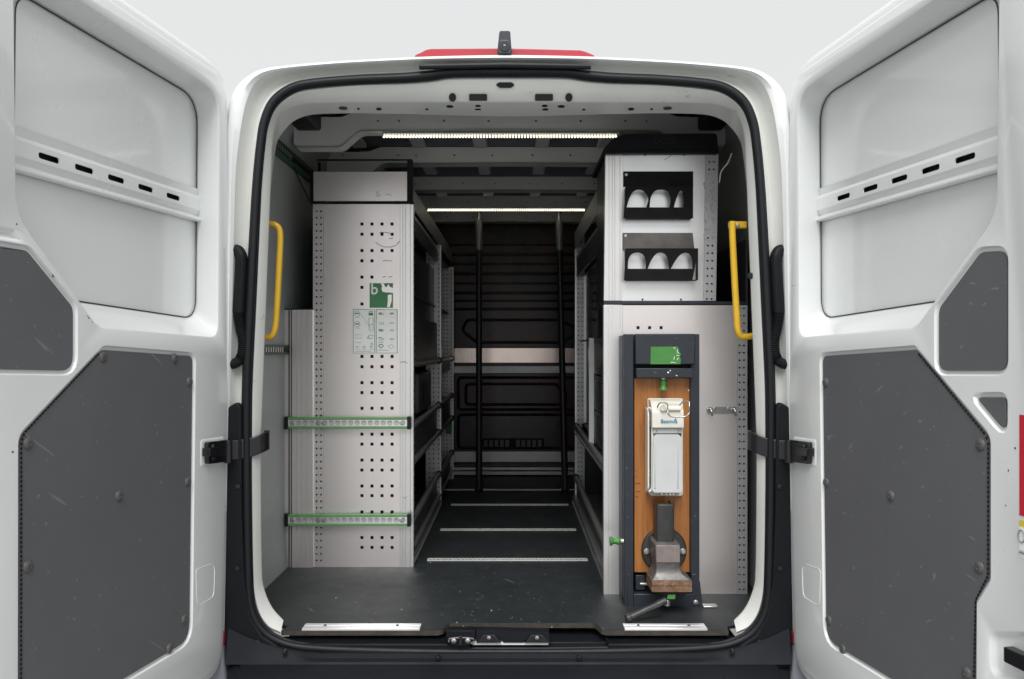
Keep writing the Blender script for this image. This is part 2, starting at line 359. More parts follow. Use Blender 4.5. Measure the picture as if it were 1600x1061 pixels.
# black jamb trims beside the opening, bumper, reflectors
for s in (-1, 1):
    f = lambda u, v, n, s=s: (s * -u, n, v)
    pts = [W(a, c, yA + .015) for a, c in ((352, 1046), (353, 640), (372, 628), (380, 636), (381, 800), (385, 905), (394, 960), (412, 990), (445, 1012), (470, 1028), (440, 1046))]
    MB().plate([(p.x, p.z) for p in pts], [], f, yA + .028, yA - .004).build('jamb_trim', 'black_plastic', van, .005)
    pts = [W(a, c, yA - .03) for a, c in ((350, 1050), (352, 1003), (352, 985), (338, 970), (330, 1050))]
    MB().plate([(p.x, p.z) for p in [W(345, 1004, yA), W(353, 1004, yA), W(353, 985, yA), W(325, 980, yA), W(300, 1004, yA)]], [], f, yA + .2, yA - .022).build('tail_lamp', 'red_lens', van, .003)
    MB().plate([(p.x, p.z) for p in [W(352, 1004.5, yA), W(359, 1080, yA), W(200, 1120, yA), W(250, 1004.5, yA)]], [], f, yA + .25, yA - .026).build('bumper_corner', 'bumper_grey', van, .008)
    for a, c in ((372, 760), (371, 888), (403, 1003)):
        p = W(a, c, yA - .006); MB().lathe((s * -p.x, p.y, p.z), (0, 1, 0), [(0, -.004), (.007, -.003), (.008, .004)], 12).build('trim_clip', 'black_metal', van)
    for a, c in ((444, 1019), (684, 1028)):
        p = W(a, c, yA - .03); MB().lathe((s * -p.x, p.y, p.z), (0, 1, 0), [(0, -.004), (.007, -.003), (.008, .006)], 12).build('trim_clip', 'black_metal', van)
# bumper: profile (y, z) swept across, slightly bowed
def bump_ring(t):
    x = -.84 + 1.68 * t; bow = .05 * (1 - (2 * t - 1) ** 2); e = max(0, abs(2 * t - 1) - .9) * 1.2
    zs = FL
    prof = [(yA + .06, zs - .045), (yA - .008, zs - .053 - .0), (yA - .012, zs - .066), (yA - .03, zs - .070), (yA - .034, zs - .076), (-.20 - bow + e, zs - .082), (-.235 - bow + e, zs - .10), (-.24 - bow + e, zs - .30), (-.1, zs - .36)]
    # the lip follows the seal where it curves up at the corners
    lift = max(0, abs(x) - .55) ** 2 * .9
    return [Vector((x, a, z + (lift if i < 3 else 0))) for i, (a, z) in enumerate(prof)]
MB().loft([bump_ring(t / 36) for t in range(37)], False).build('rear_bumper', 'bumper_plastic', van, smooth=30)
for s in (-1, 1):    # seam between bumper centre and corner
    MB().box(s * .62 - .0015, s * .62 + .0015, -.25, yA - .04, FL - .083, FL - .0795).build('bumper_seam', 'hole_black', van)
# sill
sill = MB()
sill.box(-.70, -.115, -.092, -.02, FL - .06, FL - .030); sill.box(.30, .72, -.092, -.02, FL - .06, FL - .030)
sill.box(-.70, .72, -.096, .2, FL - .075, FL - .052)
sill.build('sill_trim', 'black_plastic', van, .004)
MB().box(-.115, .30, -.05, .05, FL - .05, FL - .040).build('sill_mat', 'rubber', van, .002)
# latch plate in the middle of the sill
yl = -.082
lp = MB()
for q in ([(744, 985), (756, 985), (763, 992), (763, 1001), (744, 1001)],): pass
MB().box(WX(738, yl), WX(857, yl), yl, yl + .02, WZ(1008, yl), WZ(1003, yl)).build('latch_plate', 'white_paint', van, .001)
MB().plate([(WX(a, yl), WZ(c, yl)) for a, c in ((744, 984), (858, 987), (858, 1003), (818, 1003), (820, 1000), (830, 993), (848, 993), (855, 1003), (820, 1003), (815, 1003.5), (787, 1003.5), (784, 1000), (775, 992), (756, 992), (745, 1002))], [], XZ(0), yl - .004, yl + .03).build('latch_cover', 'bumper_plastic', van, .002)
for a in (764, 839):
    MB().plate([(WX(q, yl), WZ(c, yl)) for q, c in ((a - 20, 1002.5), (a - 9, 990), (a + 9, 990), (a + 20, 1002.5))], [], XZ(0), yl - .012, yl - .0045).build('latch_bracket', 'black_metal', van, .002)
    MB().lathe(W(a, 996, yl - .012), (0, -1, 0), [(.006, 0), (.006, .006), (0, .008)], 10).build('latch_bolt', 'steel', van)
MB().plate([(WX(a, yl), WZ(c, yl)) for a, c in ((697, 982), (744, 982), (742, 1001), (736, 1006), (704, 1006), (698, 1001))], [], XZ(0), yl - .018, yl + .02).build('latch_housing', 'black_plastic', van, .004)
MB().tube([W(701, 1003, yl - .021), W(702, 998, yl - .021), W(712, 996.5, yl - .021), W(730, 996.5, yl - .021), W(740, 998, yl - .021), W(741, 1002, yl - .021), W(736, 1005.5, yl - .021)], .0022, 6).build('latch_loop', 'steel', van)
for a in (709, 731): MB().lathe(W(a, 1001, yl - .018), (0, -1, 0), [(.008, 0), (.008, .004), (.004, .006), (0, .006)], 12).build('latch_bolt', 'steel', van)
MB().box(WX(718, yl), WX(723, yl), yl - .028, yl - .018, WZ(1004, yl), WZ(989, yl)).build('latch_pin', 'black_metal', van, .001)

# cargo floor with the cut-out at the sill
ye = -.055
fx = lambda px, y=ye: WX(px, y)
floor_out = [(-.885, 3.1), (-.885, .12), (-.80, .02), (fx(446), -.02), (fx(440), ye), (fx(684), ye), (fx(692), ye + .012), (fx(697), ye + .06), (fx(700), ye + .068), (fx(930), ye + .068), (fx(934), ye + .06), (fx(940), ye + .012), (fx(948), ye), (fx(1138), ye), (fx(1140), -.02), (.80, .02), (.885, .12), (.885, 3.1)]
MB().plate(floor_out, [], lambda u, v, n: (u, v, FL + n), -.010, 0).build('cargo_floor', 'floor_ply', van)
eb = MB()
ed = [(p[0], p[1]) for p in floor_out[3:15]]
eb.plate(ed + [(p[0] * .995, p[1] + .03) for p in reversed(ed)], [], lambda u, v, n: (u, v - .003, FL + n), -.016, -.0015).build('floor_edging', 'floor_edge', van)
for x0, x1 in ((472, 656), (976, 1105)):
    y0 = -.052; m = MB()
    for i in range(4): m.box(WX(x0, y0), WX(x1, y0), y0 + .001 + i * .0125, y0 + .010 + i * .0125, FL + .001, FL + .005 - .001 * (i % 2))
    m.box(WX(x0, y0), WX(x1, y0), y0, y0 + .051, FL + .0005, FL + .0025); m.box(WX(x0, y0), WX(x1, y0), y0 - .0045, y0, FL - .014, FL + .004)
    st = m.build('edge_strip', 'alu_white', van, .0008)
    for q in (.18, .8):
        MB().lathe((WX(x0 + (x1 - x0) * q, y0), y0 + .025, FL + .005), (0, 0, 1), [(.005, 0), (.004, .002), (0, .002)], 10).build('screw', 'mastic', st)
ms = MB(); ms.box(WX(1098, .17), WX(1121, .17), .16, .19, FL, FL + .006); ms.build('floor_strip', 'steel', van, .002)
# perforated tie-down rails across the floor
for py, xa, xb in ((875, 668, 918), (828, 688, 900), (789, 705, 888), (765.5, 690, 900)):
    d = .86 * F / (py - CY); y = d - D; x0, x1 = WX(xa, y), WX(xb, y)
    holes = []; n = int((x1 - x0 - .01) / .0165)
    for i in range(n): holes.append(circ(x0 + .013 + i * .0165, y, .0062, 6, .012))
    MB().plate([(x0, y - .017), (x1, y - .017), (x1, y + .017), (x0, y + .017)], holes, lambda u, v, n: (u, v, FL + n), .0005, .004).build('tie_down_rail', 'rail_zinc', van)
# debris on the floor
db = MB()
for i in range(26):
    x = random.uniform(-.6, .75); y = random.choice((random.uniform(-.04, .3), random.uniform(-.04, 1.2))); r = random.uniform(.0008, .0026)
    if x < -.38 and y > .6: continue
    db.lathe((x, y, FL + .0005), (random.uniform(-.3, .3), random.uniform(-.3, .3), 1), [(r, 0), (r * random.uniform(.4, 1), r * .5), (0, r * .6)], 5)
db.build('floor_grit', 'inner_paint', van)['kind'] = 'stuff'

# inner walls, ceiling, ribs, bulkhead
XW = .885
for s in (-1, 1):
    pr = [(-.03, .0), (-.03, 1.50), (-.03, 1.62)]
    rr = []
    for y in (.0, .4, 1.2, 2.2, 3.1):
        rr.append([Vector((s * x, y, FL + z)) for x, z in ((XW - .01, 0), (XW, .25), (XW, .9), (XW - .005, 1.45), (XW - .03, 1.62), (XW - .10, 1.70 if y < .1 else 1.765))])
    MB().loft(rr, False).build('side_wall', 'wall_paint', van, smooth=50)
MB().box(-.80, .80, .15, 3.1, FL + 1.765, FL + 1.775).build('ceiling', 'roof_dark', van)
MB().box(-.60, .60, yA + .18, .55, FL + 1.70, FL + 1.705).build('header_closing', 'roof_dark', van) if False else None
ribs = [3.16, 3.72, 4.36, 4.9, 5.45]
for i, d in enumerate(ribs):
    y = d - D; zb, zt = FL + 1.690, FL + 1.762
    dz = .0 if i else 0
    L = [(-.82, zb - .062, .02), (-.64, zb - .062, .05), (-.57, zb, .05), (0, zb + .004), (.57, zb, .05), (.64, zb - .062, .05), (.82, zb - .062, .02), (.82, zt - .02, .02), (.64, zt - .022, .03), (.58, zt, .03), (-.58, zt, .03), (-.64, zt - .022, .03), (-.82, zt - .02, .02)]
    ol = rpoly(L, 5)
    holes = [circ(x, zb + .036, .0045, 8) for x in (-.75, -.50, -.42, -.25, -.08, .1, .27, .44, .52, .74)]
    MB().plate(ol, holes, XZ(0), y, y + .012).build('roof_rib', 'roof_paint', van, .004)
    low = [p for p in ol if p.y < zb + .03]; low.sort(key=lambda p: p.x)
    MB().loft([[Vector((p.x, y - .004, p.y - .004)) for p in low], [Vector((p.x, y + .07, p.y - .004)) for p in low], [Vector((p.x, y + .07, p.y + .001)) for p in low], [Vector((p.x, y - .004, p.y + .001)) for p in low]], False).build('rib_flange', 'roof_paint', van)
    if i < 4:
        for x in (-.66, -.40, -.13, .14, .41, .67):
            MB().box(x - .03, x + .03, y + .07, y + .5, FL + 1.742, FL + 1.764).build('roof_bow', 'roof_paint', van, .006)
    for x in (-.42, -.14, .14, .42):
        MB().lathe((x, y + .002, zt + .0), (0, 1, 0), [(.018, 0), (.018, .01)], 10).build('rib_pad', 'rubber', van)
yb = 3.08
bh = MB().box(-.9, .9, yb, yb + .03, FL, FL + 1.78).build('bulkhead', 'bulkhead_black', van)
for i, py in enumerate((383, 398, 413, 428, 443, 458, 470, 483)):
    z = WZ(py, yb)
    MB().tube([(-.44, yb, z), (-.40, yb - .006, z), (.40, yb - .006, z), (.44, yb, z)], .007 + .003 * (i % 2), 10).build('pressed_rib', 'bulkhead_black', bh)
def bframe(pts, r, m='bulkhead_black'):
    P = rpoly([(WX(a, yb), WZ(c, yb), r) for a, c in pts], 5); MB().tube([(p.x, yb - .002, p.y) for p in P], .010, 8, True).build('pressed_bead', m, bh)
bframe(((722, 516), (730, 500), (875, 500), (905, 516), (880, 535), (745, 535)), .03)
bframe(((728, 600), (868, 600), (884, 614), (884, 632), (728, 632)), .03)
bframe(((716, 648), (910, 648), (910, 700), (716, 700)), .03)
bframe(((716, 590), (910, 590), (910, 640), (716, 640)), .03)
def bb(name, m, x0, y0, x1, y1, t=.03, bv=.003): return MB().box(WX(x0, yb), WX(x1, yb), yb - t, yb - .001, WZ(y1, yb), WZ(y0, yb)).build(name, m, bh, bv)
bb('cross_board', 'alu_board', 690, 543.5, 925, 567, .06)
bb('cross_rail', 'alu_col', 690, 571.5, 925, 583, .05)
bb('sill_board', 'alu_col', 690, 704, 925, 721, .04)
bb('sill_rail', 'alu_col', 690, 728, 925, 733, .06); bb('sill_rail', 'alu_col', 690, 734, 925, 740, .07)
vt = bb('air_vent', 'black_plastic', 753, 685, 850, 700, .012)
for k in range(11):
    if k == 5: continue
    x = 756 + k * 8.4; MB().box(WX(x, yb), WX(x + 6, yb), yb - .016, yb - .012, WZ(698, yb), WZ(687, yb)).build('vent_slat', 'rack_grey', bh, .001)
# wall load rails (green)
def wall_rail(z, y0, y1, h=.035, XW=.885):
    m = MB().box(-XW + .002, -XW + .016, y0, y1, z - h, z + h).build('load_rail', 'green_dark', van, .002)
    MB().box(-XW + .016, -XW + .019, y0 + .02, y1 - .02, z - .009, z + .009).build('rail_slot', 'hole_black', m)
    for k in range(int((y1 - y0) / .03)):
        MB().box(-XW + .0165, -XW + .022, y0 + .03 + k * .03, y0 + .042 + k * .03, z - .009, z + .009).build('rail_tooth', 'steel', m) if k < 18 else None
wall_rail(FL + .857, .02, .7, .018)
wall_rail(FL + 1.60, .06, 2.4, .03, .862)
MB().tube(crv([W(459, 262, .5), W(472, 290, .58), W(488, 322, .66)], 4), .003, 6).build('bracing_cable', 'rubber', van)
MB().box(-.846, -.815, .30, .33, FL + 1.56, FL + 1.65).build('rail_clamp', 'rubber', van, .006)
MB().box(-XW + .016, -XW + .045, .17, .20, FL + .83, FL + .89).build('rail_clamp', 'rubber', van, .006)
MB().tube(crv([W(1124, 285, .33), W(1127, 268, .30), W(1137, 255, .26), W(1143, 240, .2)], 5), .0025, 6).build('loose_cable', 'inner_paint', van)
# solid dark blocks stand for the shade in the upper corner hollows
for s in (-1, 1): MB().box(min(s * .70, s * .79), max(s * .70, s * .79), .14, .5, FL + 1.67, FL + 1.755).build('corner_shade', 'rubber', van, .01)
# wall screws
for a, c in ((413, 645), (419, 656), (417, 600), (412, 850), (414, 878)):
    MB().lathe((-XW + .004, 2.6 * 0 + .12 + .02 * (c % 3), WZ(c, .22)), (1, 0, 0), [(.008, 0), (.006, .005), (0, .006)], 10).build('wall_stud', 'inner_paint', van)
# yellow grab handles
hl = crv([W(414, 350, .06), W(428, 350.5, .05), W(436, 357, .05), W(438, 372, .05), W(436.5, 410, .05), W(431.5, 500, .05), W(428.5, 518, .05), W(422, 527, .05), W(406, 526, .06)], 6)
MB().tube(hl, .0098, 12).build('grab_handle', 'yellow', van, smooth=60)
hr = crv([W(1144, 346, .04), W(1144.5, 370, .04), W(1148, 440, .04), W(1151.5, 500, .04), W(1153, 517, .04), W(1159, 526, .045), W(1176, 525, .05)], 6)
gh = MB().tube(hr, .0105, 12).build('grab_handle', 'yellow', van, smooth=60)
MB().box(WX(1139, .05), WX(1167, .05), .045, .065, WZ(357, .05), WZ(346, .05)).build('handle_bracket', 'yellow', gh, .004)
MB().lathe(W(1152.5, 352, .044), (0, -1, 0), [(.007, 0), (.006, .004), (0, .005)], 10).build('screw', 'steel', gh)
MB().lathe(W(1172, 431, yA + .05), (0, -1, 0), [(.010, 0), (.009, .006), (0, .007)], 12).build('frame_plug', 'rubber', van)
# roof: third brake lamp and rear view camera
bl = [(648, 86), (656, 82.5), (664, 78), (674, 75.8), (789, 75), (906, 78), (916, 80.5), (929, 86)]
yr = yA + .10
MB().plate([(WX(a, yr), WZ(c, yr)) for a, c in bl] + [(WX(929, yr), WZ(92, yr)), (WX(648, yr), WZ(92, yr))], [], XZ(0), yr, yr + .06).build('brake_lamp', 'red_lens', van, .004)
fr = [(776.5, 84), (779, 66), (781.5, 62.5), (795.5, 62.5), (798, 66), (800.5, 84)]
bk = [(778, 86), (780, 50), (783, 48), (795, 48), (797.5, 50), (799.5, 86)]
cm = MB().loft([[W(a, c, yA - .005) for a, c in fr], [W(a, c, yA + .035) for a, c in bk], [W(a, c, yA + .16) for a, c in [(778, 92), (780, 62), (783, 60), (795, 60), (797, 62), (800, 92)]]], True, True, True).build('reversing_camera', 'anthracite', van, .003)
MB().lathe(W(788.5, 73, yA - .005), (0, -1, 0), [(.015, 0), (.014, .003), (.008, .003), (.007, .001), (0, .002)], 18).build('camera_lens', 'lens_glass', cm)

# ------------------------------------------------------------------ rear doors
ANG = R(10)
H = W(358, CY, -.10); H.z = 0
U = Vector((-math.sin(ANG), -math.cos(ANG), 0)); N = Vector((math.cos(ANG), -math.sin(ANG), 0))
def Dp(px, py, n=0):
    dr = Vector(((px - CX) / F, 1, (CY - py) / F)); o = H + N * n
    t = (o - CAM).dot(N) / dr.dot(N); P = CAM + dr * t
    return ((P - H).dot(U), P.z)
def make_door(side, label):
    def L(s, z, n):
        P = H + U * s + N * n
        return (P.x if side < 0 else -P.x, P.y, z)
    def LM(n): return lambda u, v, q: L(u, v, n + q)
    DP = lambda a, c, n=0, r=0: (*Dp(a, c, n), r)
    WD = 1.0
    t1 = Dp(192, 0); t2 = Dp(320, 90); sl = (t1[1] - t2[1]) / (t1[0] - t2[0])
    zbot = Dp(352, 1048)[1]
    outl = rpoly([DP(351, 1046, 0, .09), DP(356, 880), DP(360, 720), DP(363, 560), DP(363.5, 400), DP(362.5, 256), DP(356.5, 115, 0, .085), (t1[0], t1[1], 0), (WD, t1[1] + sl * (WD - t1[0]), .06), (WD, zbot - .02, .05)], 6)
    rim = rpoly([DP(345, 144, 0, .085), DP(343.5, 531, 0, .05), DP(154, 515, 0, .06), DP(23, 338, 0, .12), DP(19, -78, 0, .06)], 7)
    ns = -.088
    skin = rpoly([DP(308, 154, ns, .085), DP(305.5, 498, ns, .06), DP(118, 470, ns, .05), DP(20, 345, ns, .1), DP(24, -14, ns, .05)], 7)
    mid = [a * .5 + b_ * .5 for a, b_ in zip(rim, skin)]
    if side < 0:
        panel = [DP(34, 683, 0, .03), DP(163, 546, 0, .03), DP(303, 556, 0, .022), DP(298, 1000, 0, .05), DP(196, 1061), DP(60, 1150, 0, .05), DP(33, 1150, 0, .03)]
        small = [DP(-45, 376, 0, .03), DP(45, 391, 0, .03), DP(117, 480, 0, .03), DP(117, 580, 0, .035), DP(-45, 577, 0, .03)]
        extra = []
        pockets = [[DP(-45, 340, 0, .01), DP(24, 358, 0, .012), DP(38, 380, 0, .01), DP(-45, 366, 0, .01)]]
    else:
        panel = [DP(40, 683, 0, .03), DP(157, 546, 0, .012), DP(305, 556, 0, .022), DP(299, 1000, 0, .05), DP(196, 1061), DP(80, 1132, 0, .02), DP(63, 1132, 0, .02), DP(62, 938, 0, .02), DP(40, 905, 0, .02)]
        small = [DP(120, 580, 0, .025), DP(120, 482, 0, .03), DP(53, 393, 0, .03), DP(12, 391, 0, .025), DP(12, 580, 0, .025)]
        extra = [[DP(62, 620, 0, .008), DP(13, 620, 0, .012), DP(13, 677, 0, .012)]]
        pockets = [[DP(38, 985, 0, .03), DP(-60, 985, 0, .02), DP(-60, 1075, 0, .02), DP(38, 1060, 0, .03)]]
    liners = [('liner_panel', rpoly(panel, 5))] + [('liner_panel', rpoly(small, 5))] + [('liner_panel', rpoly(e, 4)) for e in extra]
    pocks = [rpoly(p, 5) for p in pockets]
    shell = MB()
    holes = [rim] + [offset(p, .010) for _, p in liners] + pocks
    face = outl
    # inner stamping: face with openings
    polys = [offset(face, -.026)] + holes
    tris = tessellate_polygon([[Vector((p[0], p[1], 0)) for p in q] for q in polys]); flat = [p for q in polys for p in q]
    shell.add([L(p[0], p[1], 0) for p in flat], [tuple(t) for t in tris])
    shell.loft([[L(p.x, p.y, n) for p in offset(face, o)] for o, n in ((-.026, 0), (-.0235, -.0008), (-.0205, -.0042), (-.018, -.005), (-.005, -.0055), (-.001, -.0075), (.002, -.013), (.003, -.026), (.018, -.030), (.026, -.036), (.030, -.060), (.027, -.098), (.012, -.108))])
    sk = offset(face, .012); shell.add([L(p.x, p.y, -.108) for p in sk], [tuple(range(len(sk)))])
    rimr = offset(rim, -.006)
    # window recess wall
    shell.loft([[L(p.x, p.y, 0) for p in rim], [L(p.x, p.y, -.003) for p in rimr], [L(p.x, p.y, -.052) for p in [a * .62 + b_ * .38 for a, b_ in zip(rimr, skin)]], [L(p.x, p.y, ns + .008) for p in [a * .2 + b_ * .8 for a, b_ in zip(rimr, skin)]], [L(p.x, p.y, ns + .002) for p in offset(skin, .004)], [L(p.x, p.y, ns - .003) for p in skin]])
    shell.add([L(p.x, p.y, ns - .003) for p in skin], [tuple(range(len(skin)))])
    # pressed steps round the liner panels
    for _, p in liners:
        shell.loft([[L(q.x, q.y, n) for q in offset(p, o)] for o, n in ((.010, 0), (.0085, -.002), (.006, -.0075), (.001, -.0085), (-.01, -.009))])
    for p in pocks:
        shell.loft([[L(q.x, q.y, n) for q in offset(p, o)] for o, n in ((0, 0), (-.004, -.002), (-.009, -.009), (-.013, -.011))]); pk = offset(p, -.013)
        shell.add([L(q.x, q.y, -.011) for q in pk], [tuple(range(len(pk)))])
    door = shell.build('rear_door', 'white_paint', van, smooth=32, label=label)
    # bead of sealant round the glass-less window skin
    MB().tube([L(p.x, p.y, ns) for p in skin], .0018, 6, True).build('sealant_bead', 'mastic', door)
    # pressed rail across the window with five slots
    nr = -.074
    zs = [Dp(a, c, nr)[1] for a, c in ((306, 293), (304, 309), (290, 336))]
    za = Dp(306, 294, ns)[1]; zb_ = Dp(304, 309, nr)[1]; zc = Dp(304, 327, nr)[1]; zd = Dp(300, 333, nr)[1]; ze = Dp(300, 342, nr)[1]
    s0 = Dp(307, 300, ns)[0] - .004; s1 = Dp(16, 200, nr)[0]
    slots = []
    for a, c in ((271, 305.5), (228, 290.5), (182, 272.8), (132, 253.8), (77, 233.5)):
        q = Dp(a, c, nr + .004); hw = .0325; slots.append(rrect(q[0] - hw, zb_ * .45 + zc * .55 - .0065, q[0] + hw, zb_ * .45 + zc * .55 + .0075, .0068, 3))
    rl = MB()
    rl.plate([(s0, zc), (s1, zc), (s1, zb_), (s0, zb_)], slots, LM(nr), .001, .004)
    pr = [(za, ns), (za - .004, ns + .012), (zb_ + .012, nr - .008), (zb_ + .003, nr + .001), (zb_, nr + .004)]
    rl.loft([[L(s0, z, n) for z, n in pr], [L(s1, z, n) for z, n in pr]], False)
    pr = [(zc, nr + .004), (zc - .003, nr + .002), (zd, nr - .006), (zd - .004, nr - .004), (ze + .004, nr + .008), (ze, nr + .008), (ze - .003, nr + .002), (ze - .002, ns)]
    rl.loft([[L(s0, z, n) for z, n in pr], [L(s1, z, n) for z, n in pr]], False)
    rl.build('slotted_rail', 'white_paint', door, smooth=40)
    MB().box(0, 0, 0, 0, 0, 0) if False else None
    dk = MB(); dk.plate([(s0, zc), (s1, zc), (s1, zb_), (s0, zb_)], [], LM(nr), -.018, -.016); dk.build('rail_slot_shade', 'hole_black', door)  # black sheet stands for the shade inside the slots
    # grey liner panels with screws
    for nm, p in liners:
        MB().plate(offset(p, -.001), [], LM(0), -.009, -.0035).build(nm, 'liner_grey', door, .001)
    edge = [q for q in offset(liners[0][1], -.0005)]
    scr = [(163, 558), (275, 560.5), (298, 597), (46, 693), (188, 775), (295.5, 753), (45.5, 886), (290, 968), (267, 1013)] if side < 0 else [(300, 598), (299, 754), (53, 695), (196, 775), (55, 887), (295, 969), (273, 1014), (75, 1052)]
    for a, c in scr:
        q = Dp(a, c); MB().lathe(L(q[0], q[1], -.0035), Vector(L(0, 0, 1)) - Vector(L(0, 0, 0)), [(.0135, 0), (.0130, .0018), (.010, .0042), (.006, .0054), (.0035, .0054), (.003, .004), (0, .004)], 16).build('screw', 'bolt_grey', door)
    # serrated edge strip on the slanting and long edges of the big liner
    lp = liners[0][1]; z0 = Dp(34, 683)[1]
    if side < 0: run = [Dp(156, 552), Dp(40, 676), Dp(35, 690), Dp(34.5, 1100)]
    else: run = [Dp(152, 552), Dp(45, 679), Dp(40, 690), Dp(40.5, 900), Dp(60, 938), Dp(63, 1060)]
    tb = MB()
    for (a0, b0), (a1, b1) in zip(run[:-1], run[1:]):
        ln = math.hypot(a1 - a0, b1 - b0); k = max(1, int(ln / .0095))
        for i in range(k):
            t = (i + .5) / k; c0, c1 = a0 + (a1 - a0) * t, b0 + (b1 - b0) * t; ux, uz = (a1 - a0) / ln * .0028, (b1 - b0) / ln * .0028; vx, vz = -uz * .75, ux * .75
            q = [(c0 - ux - vx, c1 - uz - vz), (c0 + ux - vx, c1 + uz - vz), (c0 + ux + vx, c1 + uz + vz), (c0 - ux + vx, c1 - uz + vz)]
            tb.loft([[L(x, z, -.003) for x, z in q], [L(x, z, -.0015) for x, z in q]], True, False, True)
    tb.build('edge_trim', 'rubber', door)['kind'] = 'stuff'
    chp = MB()
    for a, c, r_ in (((82, 431, .003), (84, 433, .002), (137, 494, .0018), (139, 497, .0026), (144, 503, .0016), (26, 350, .0025), (20, 706, .003)) if side < 0 else ((-5, 700, .003), (6, 735, .0025), (10, 790, .002), (347, 446, .002), (351, 446, .002), (75, 440, .002))):
        q = Dp(a, c); pp = [(q[0] + r_ * random.uniform(.4, 1.1) * math.cos(k), q[1] + r_ * random.uniform(.4, 1.1) * math.sin(k)) for k in (0, .9, 1.8, 2.7, 3.6, 4.5, 5.4)]
        chp.plate(pp, [], LM(0), .0002, .0006)
    chp.build('paint_chips', 'mastic', door)['kind'] = 'stuff'
    # raised pads on the face: strap pad and pocket by the hinge side
    pad = rpoly([DP(314, 689, 0, .006), DP(349, 684, 0, .006), DP(349, 723, 0, .006), DP(314, 728, 0, .006)], 4)
    MB().loft([[L(p.x, p.y, n) for p in offset(pad, o)] for o, n in ((.006, -.001), (.003, .0006), (0, .0018), (-.003, .002))], True, False, True).build('strap_pad', 'white_paint', door, smooth=60)
    pk = rpoly([DP(306, 890, 0, .012), DP(336, 879, 0, .03), DP(334, 932, 0, .02), DP(308, 948, 0, .02)], 5)
    MB().tube([L(p.x, p.y, 0) for p in pk], .0010, 6, True).build('pressed_pocket', 'white_paint', door, smooth=60)
    # check strap: bracket on the pad, curved arm to the pillar
    bq = rpoly([DP(317, 691, 0, .006), DP(350, 687, 0, .004), DP(349.5, 721, 0, .004), DP(318, 725, 0, .006)], 3)
    st = MB().plate(bq, [], LM(0), .004, .016).build('check_strap', 'black_metal', door, .003)
    mm = MB(); q = [Dp(314, 700), Dp(332, 698), Dp(332, 711), Dp(314, 713)]; mm.plate(q, [], LM(0), .004, .028)
    for a, c in ((324, 698), (324, 715), (332, 705)): z = Dp(a, c); mm.lathe(L(z[0], z[1], .016), Vector(L(0, 0, 1)) - Vector(L(0, 0, 0)), [(.009, 0), (.008, .006), (.004, .007), (0, .008)], 10)
    mm.build('strap_bolts', 'black_metal', door, .001)
    z = Dp(352, 704); zq = Dp(352, 687)[1]; zw = Dp(352, 722)[1]
    MB().lathe(L(z[0] + .012, zw, .016), (0, 0, 1), [(.012, 0), (.012, zq - zw)], 12).build('strap_hinge', 'black_metal', door, .001)
    pth = crv([W(353, 704, -.115), W(372, 702.5, -.10), W(392, 699, -.085), W(408, 693, -.07), W(418, 688, -.045), W(419.5, 687, -.02), W(414, 687, -.005)], 5)
    ar = MB(); rg = []
    for i, p in enumerate(pth):
        t = i / (len(pth) - 1); tn = (pth[min(i + 1, len(pth) - 1)] - pth[max(i - 1, 0)]).normalized(); nn = Vector((tn.y, -tn.x, 0)).normalized() * .0045; hh = Vector((0, 0, .029))
        rg.append([p + nn + hh, p + nn - hh, p - nn - hh, p - nn + hh])
    if side > 0: rg = [[Vector((-v.x, v.y, v.z)) for v in r_] for r_ in rg]
    ar.loft(rg, True, True, True).build('strap_arm', 'black_metal', door, .002, smooth=30)
    if side > 0:
        def st_(name, m, a0, c0, a1, c1):
            q = [Dp(a0, c0), Dp(a1, c0), Dp(a1, c1), Dp(a0, c1)]; z0, z1 = q[0][1], q[3][1]
            return MB().plate([(q[0][0], z0), (q[1][0], z0), (q[1][0], z1), (q[0][0], z1)], [], LM(0), .0006, .0012).build(name, m, door)
        st_('sticker', 'red_print', -12, 648, -42, 805)
        st_('sticker', 'white_print', -12, 822, -42, 870)
        st_('sticker', 'yellow_print', -12, 812, -42, 822)
        q = Dp(-16, 838); r_ = .012
        pm = MB(); pm.tube([L(q[0] + r_ * math.cos(k * .6) * .7, q[1] + r_ * math.sin(k * .6), .002) for k in range(11)], .0016, 5)
        pm.tube([L(q[0] - .004, q[1] - .03, .002), L(q[0] + .02, q[1] - .03, .002)], .003, 5); pm.build('pictogram', 'grey_print', door)
        q = Dp(7, 1020); q2 = Dp(-60, 1020); zz = (Dp(7, 1009)[1], Dp(7, 1033)[1])
        MB().plate([(q[0], zz[0]), (q2[0], zz[0]), (q2[0], zz[1]), (q[0], zz[1])], [], LM(0), -.01, .012).build('door_latch', 'black_metal', door, .004)
    return door
make_door(-1, 'left rear door with a large slanting grey lower liner and no stickers')
make_door(1, 'right rear door with a notched grey lower liner, triangular liner and red sticker')

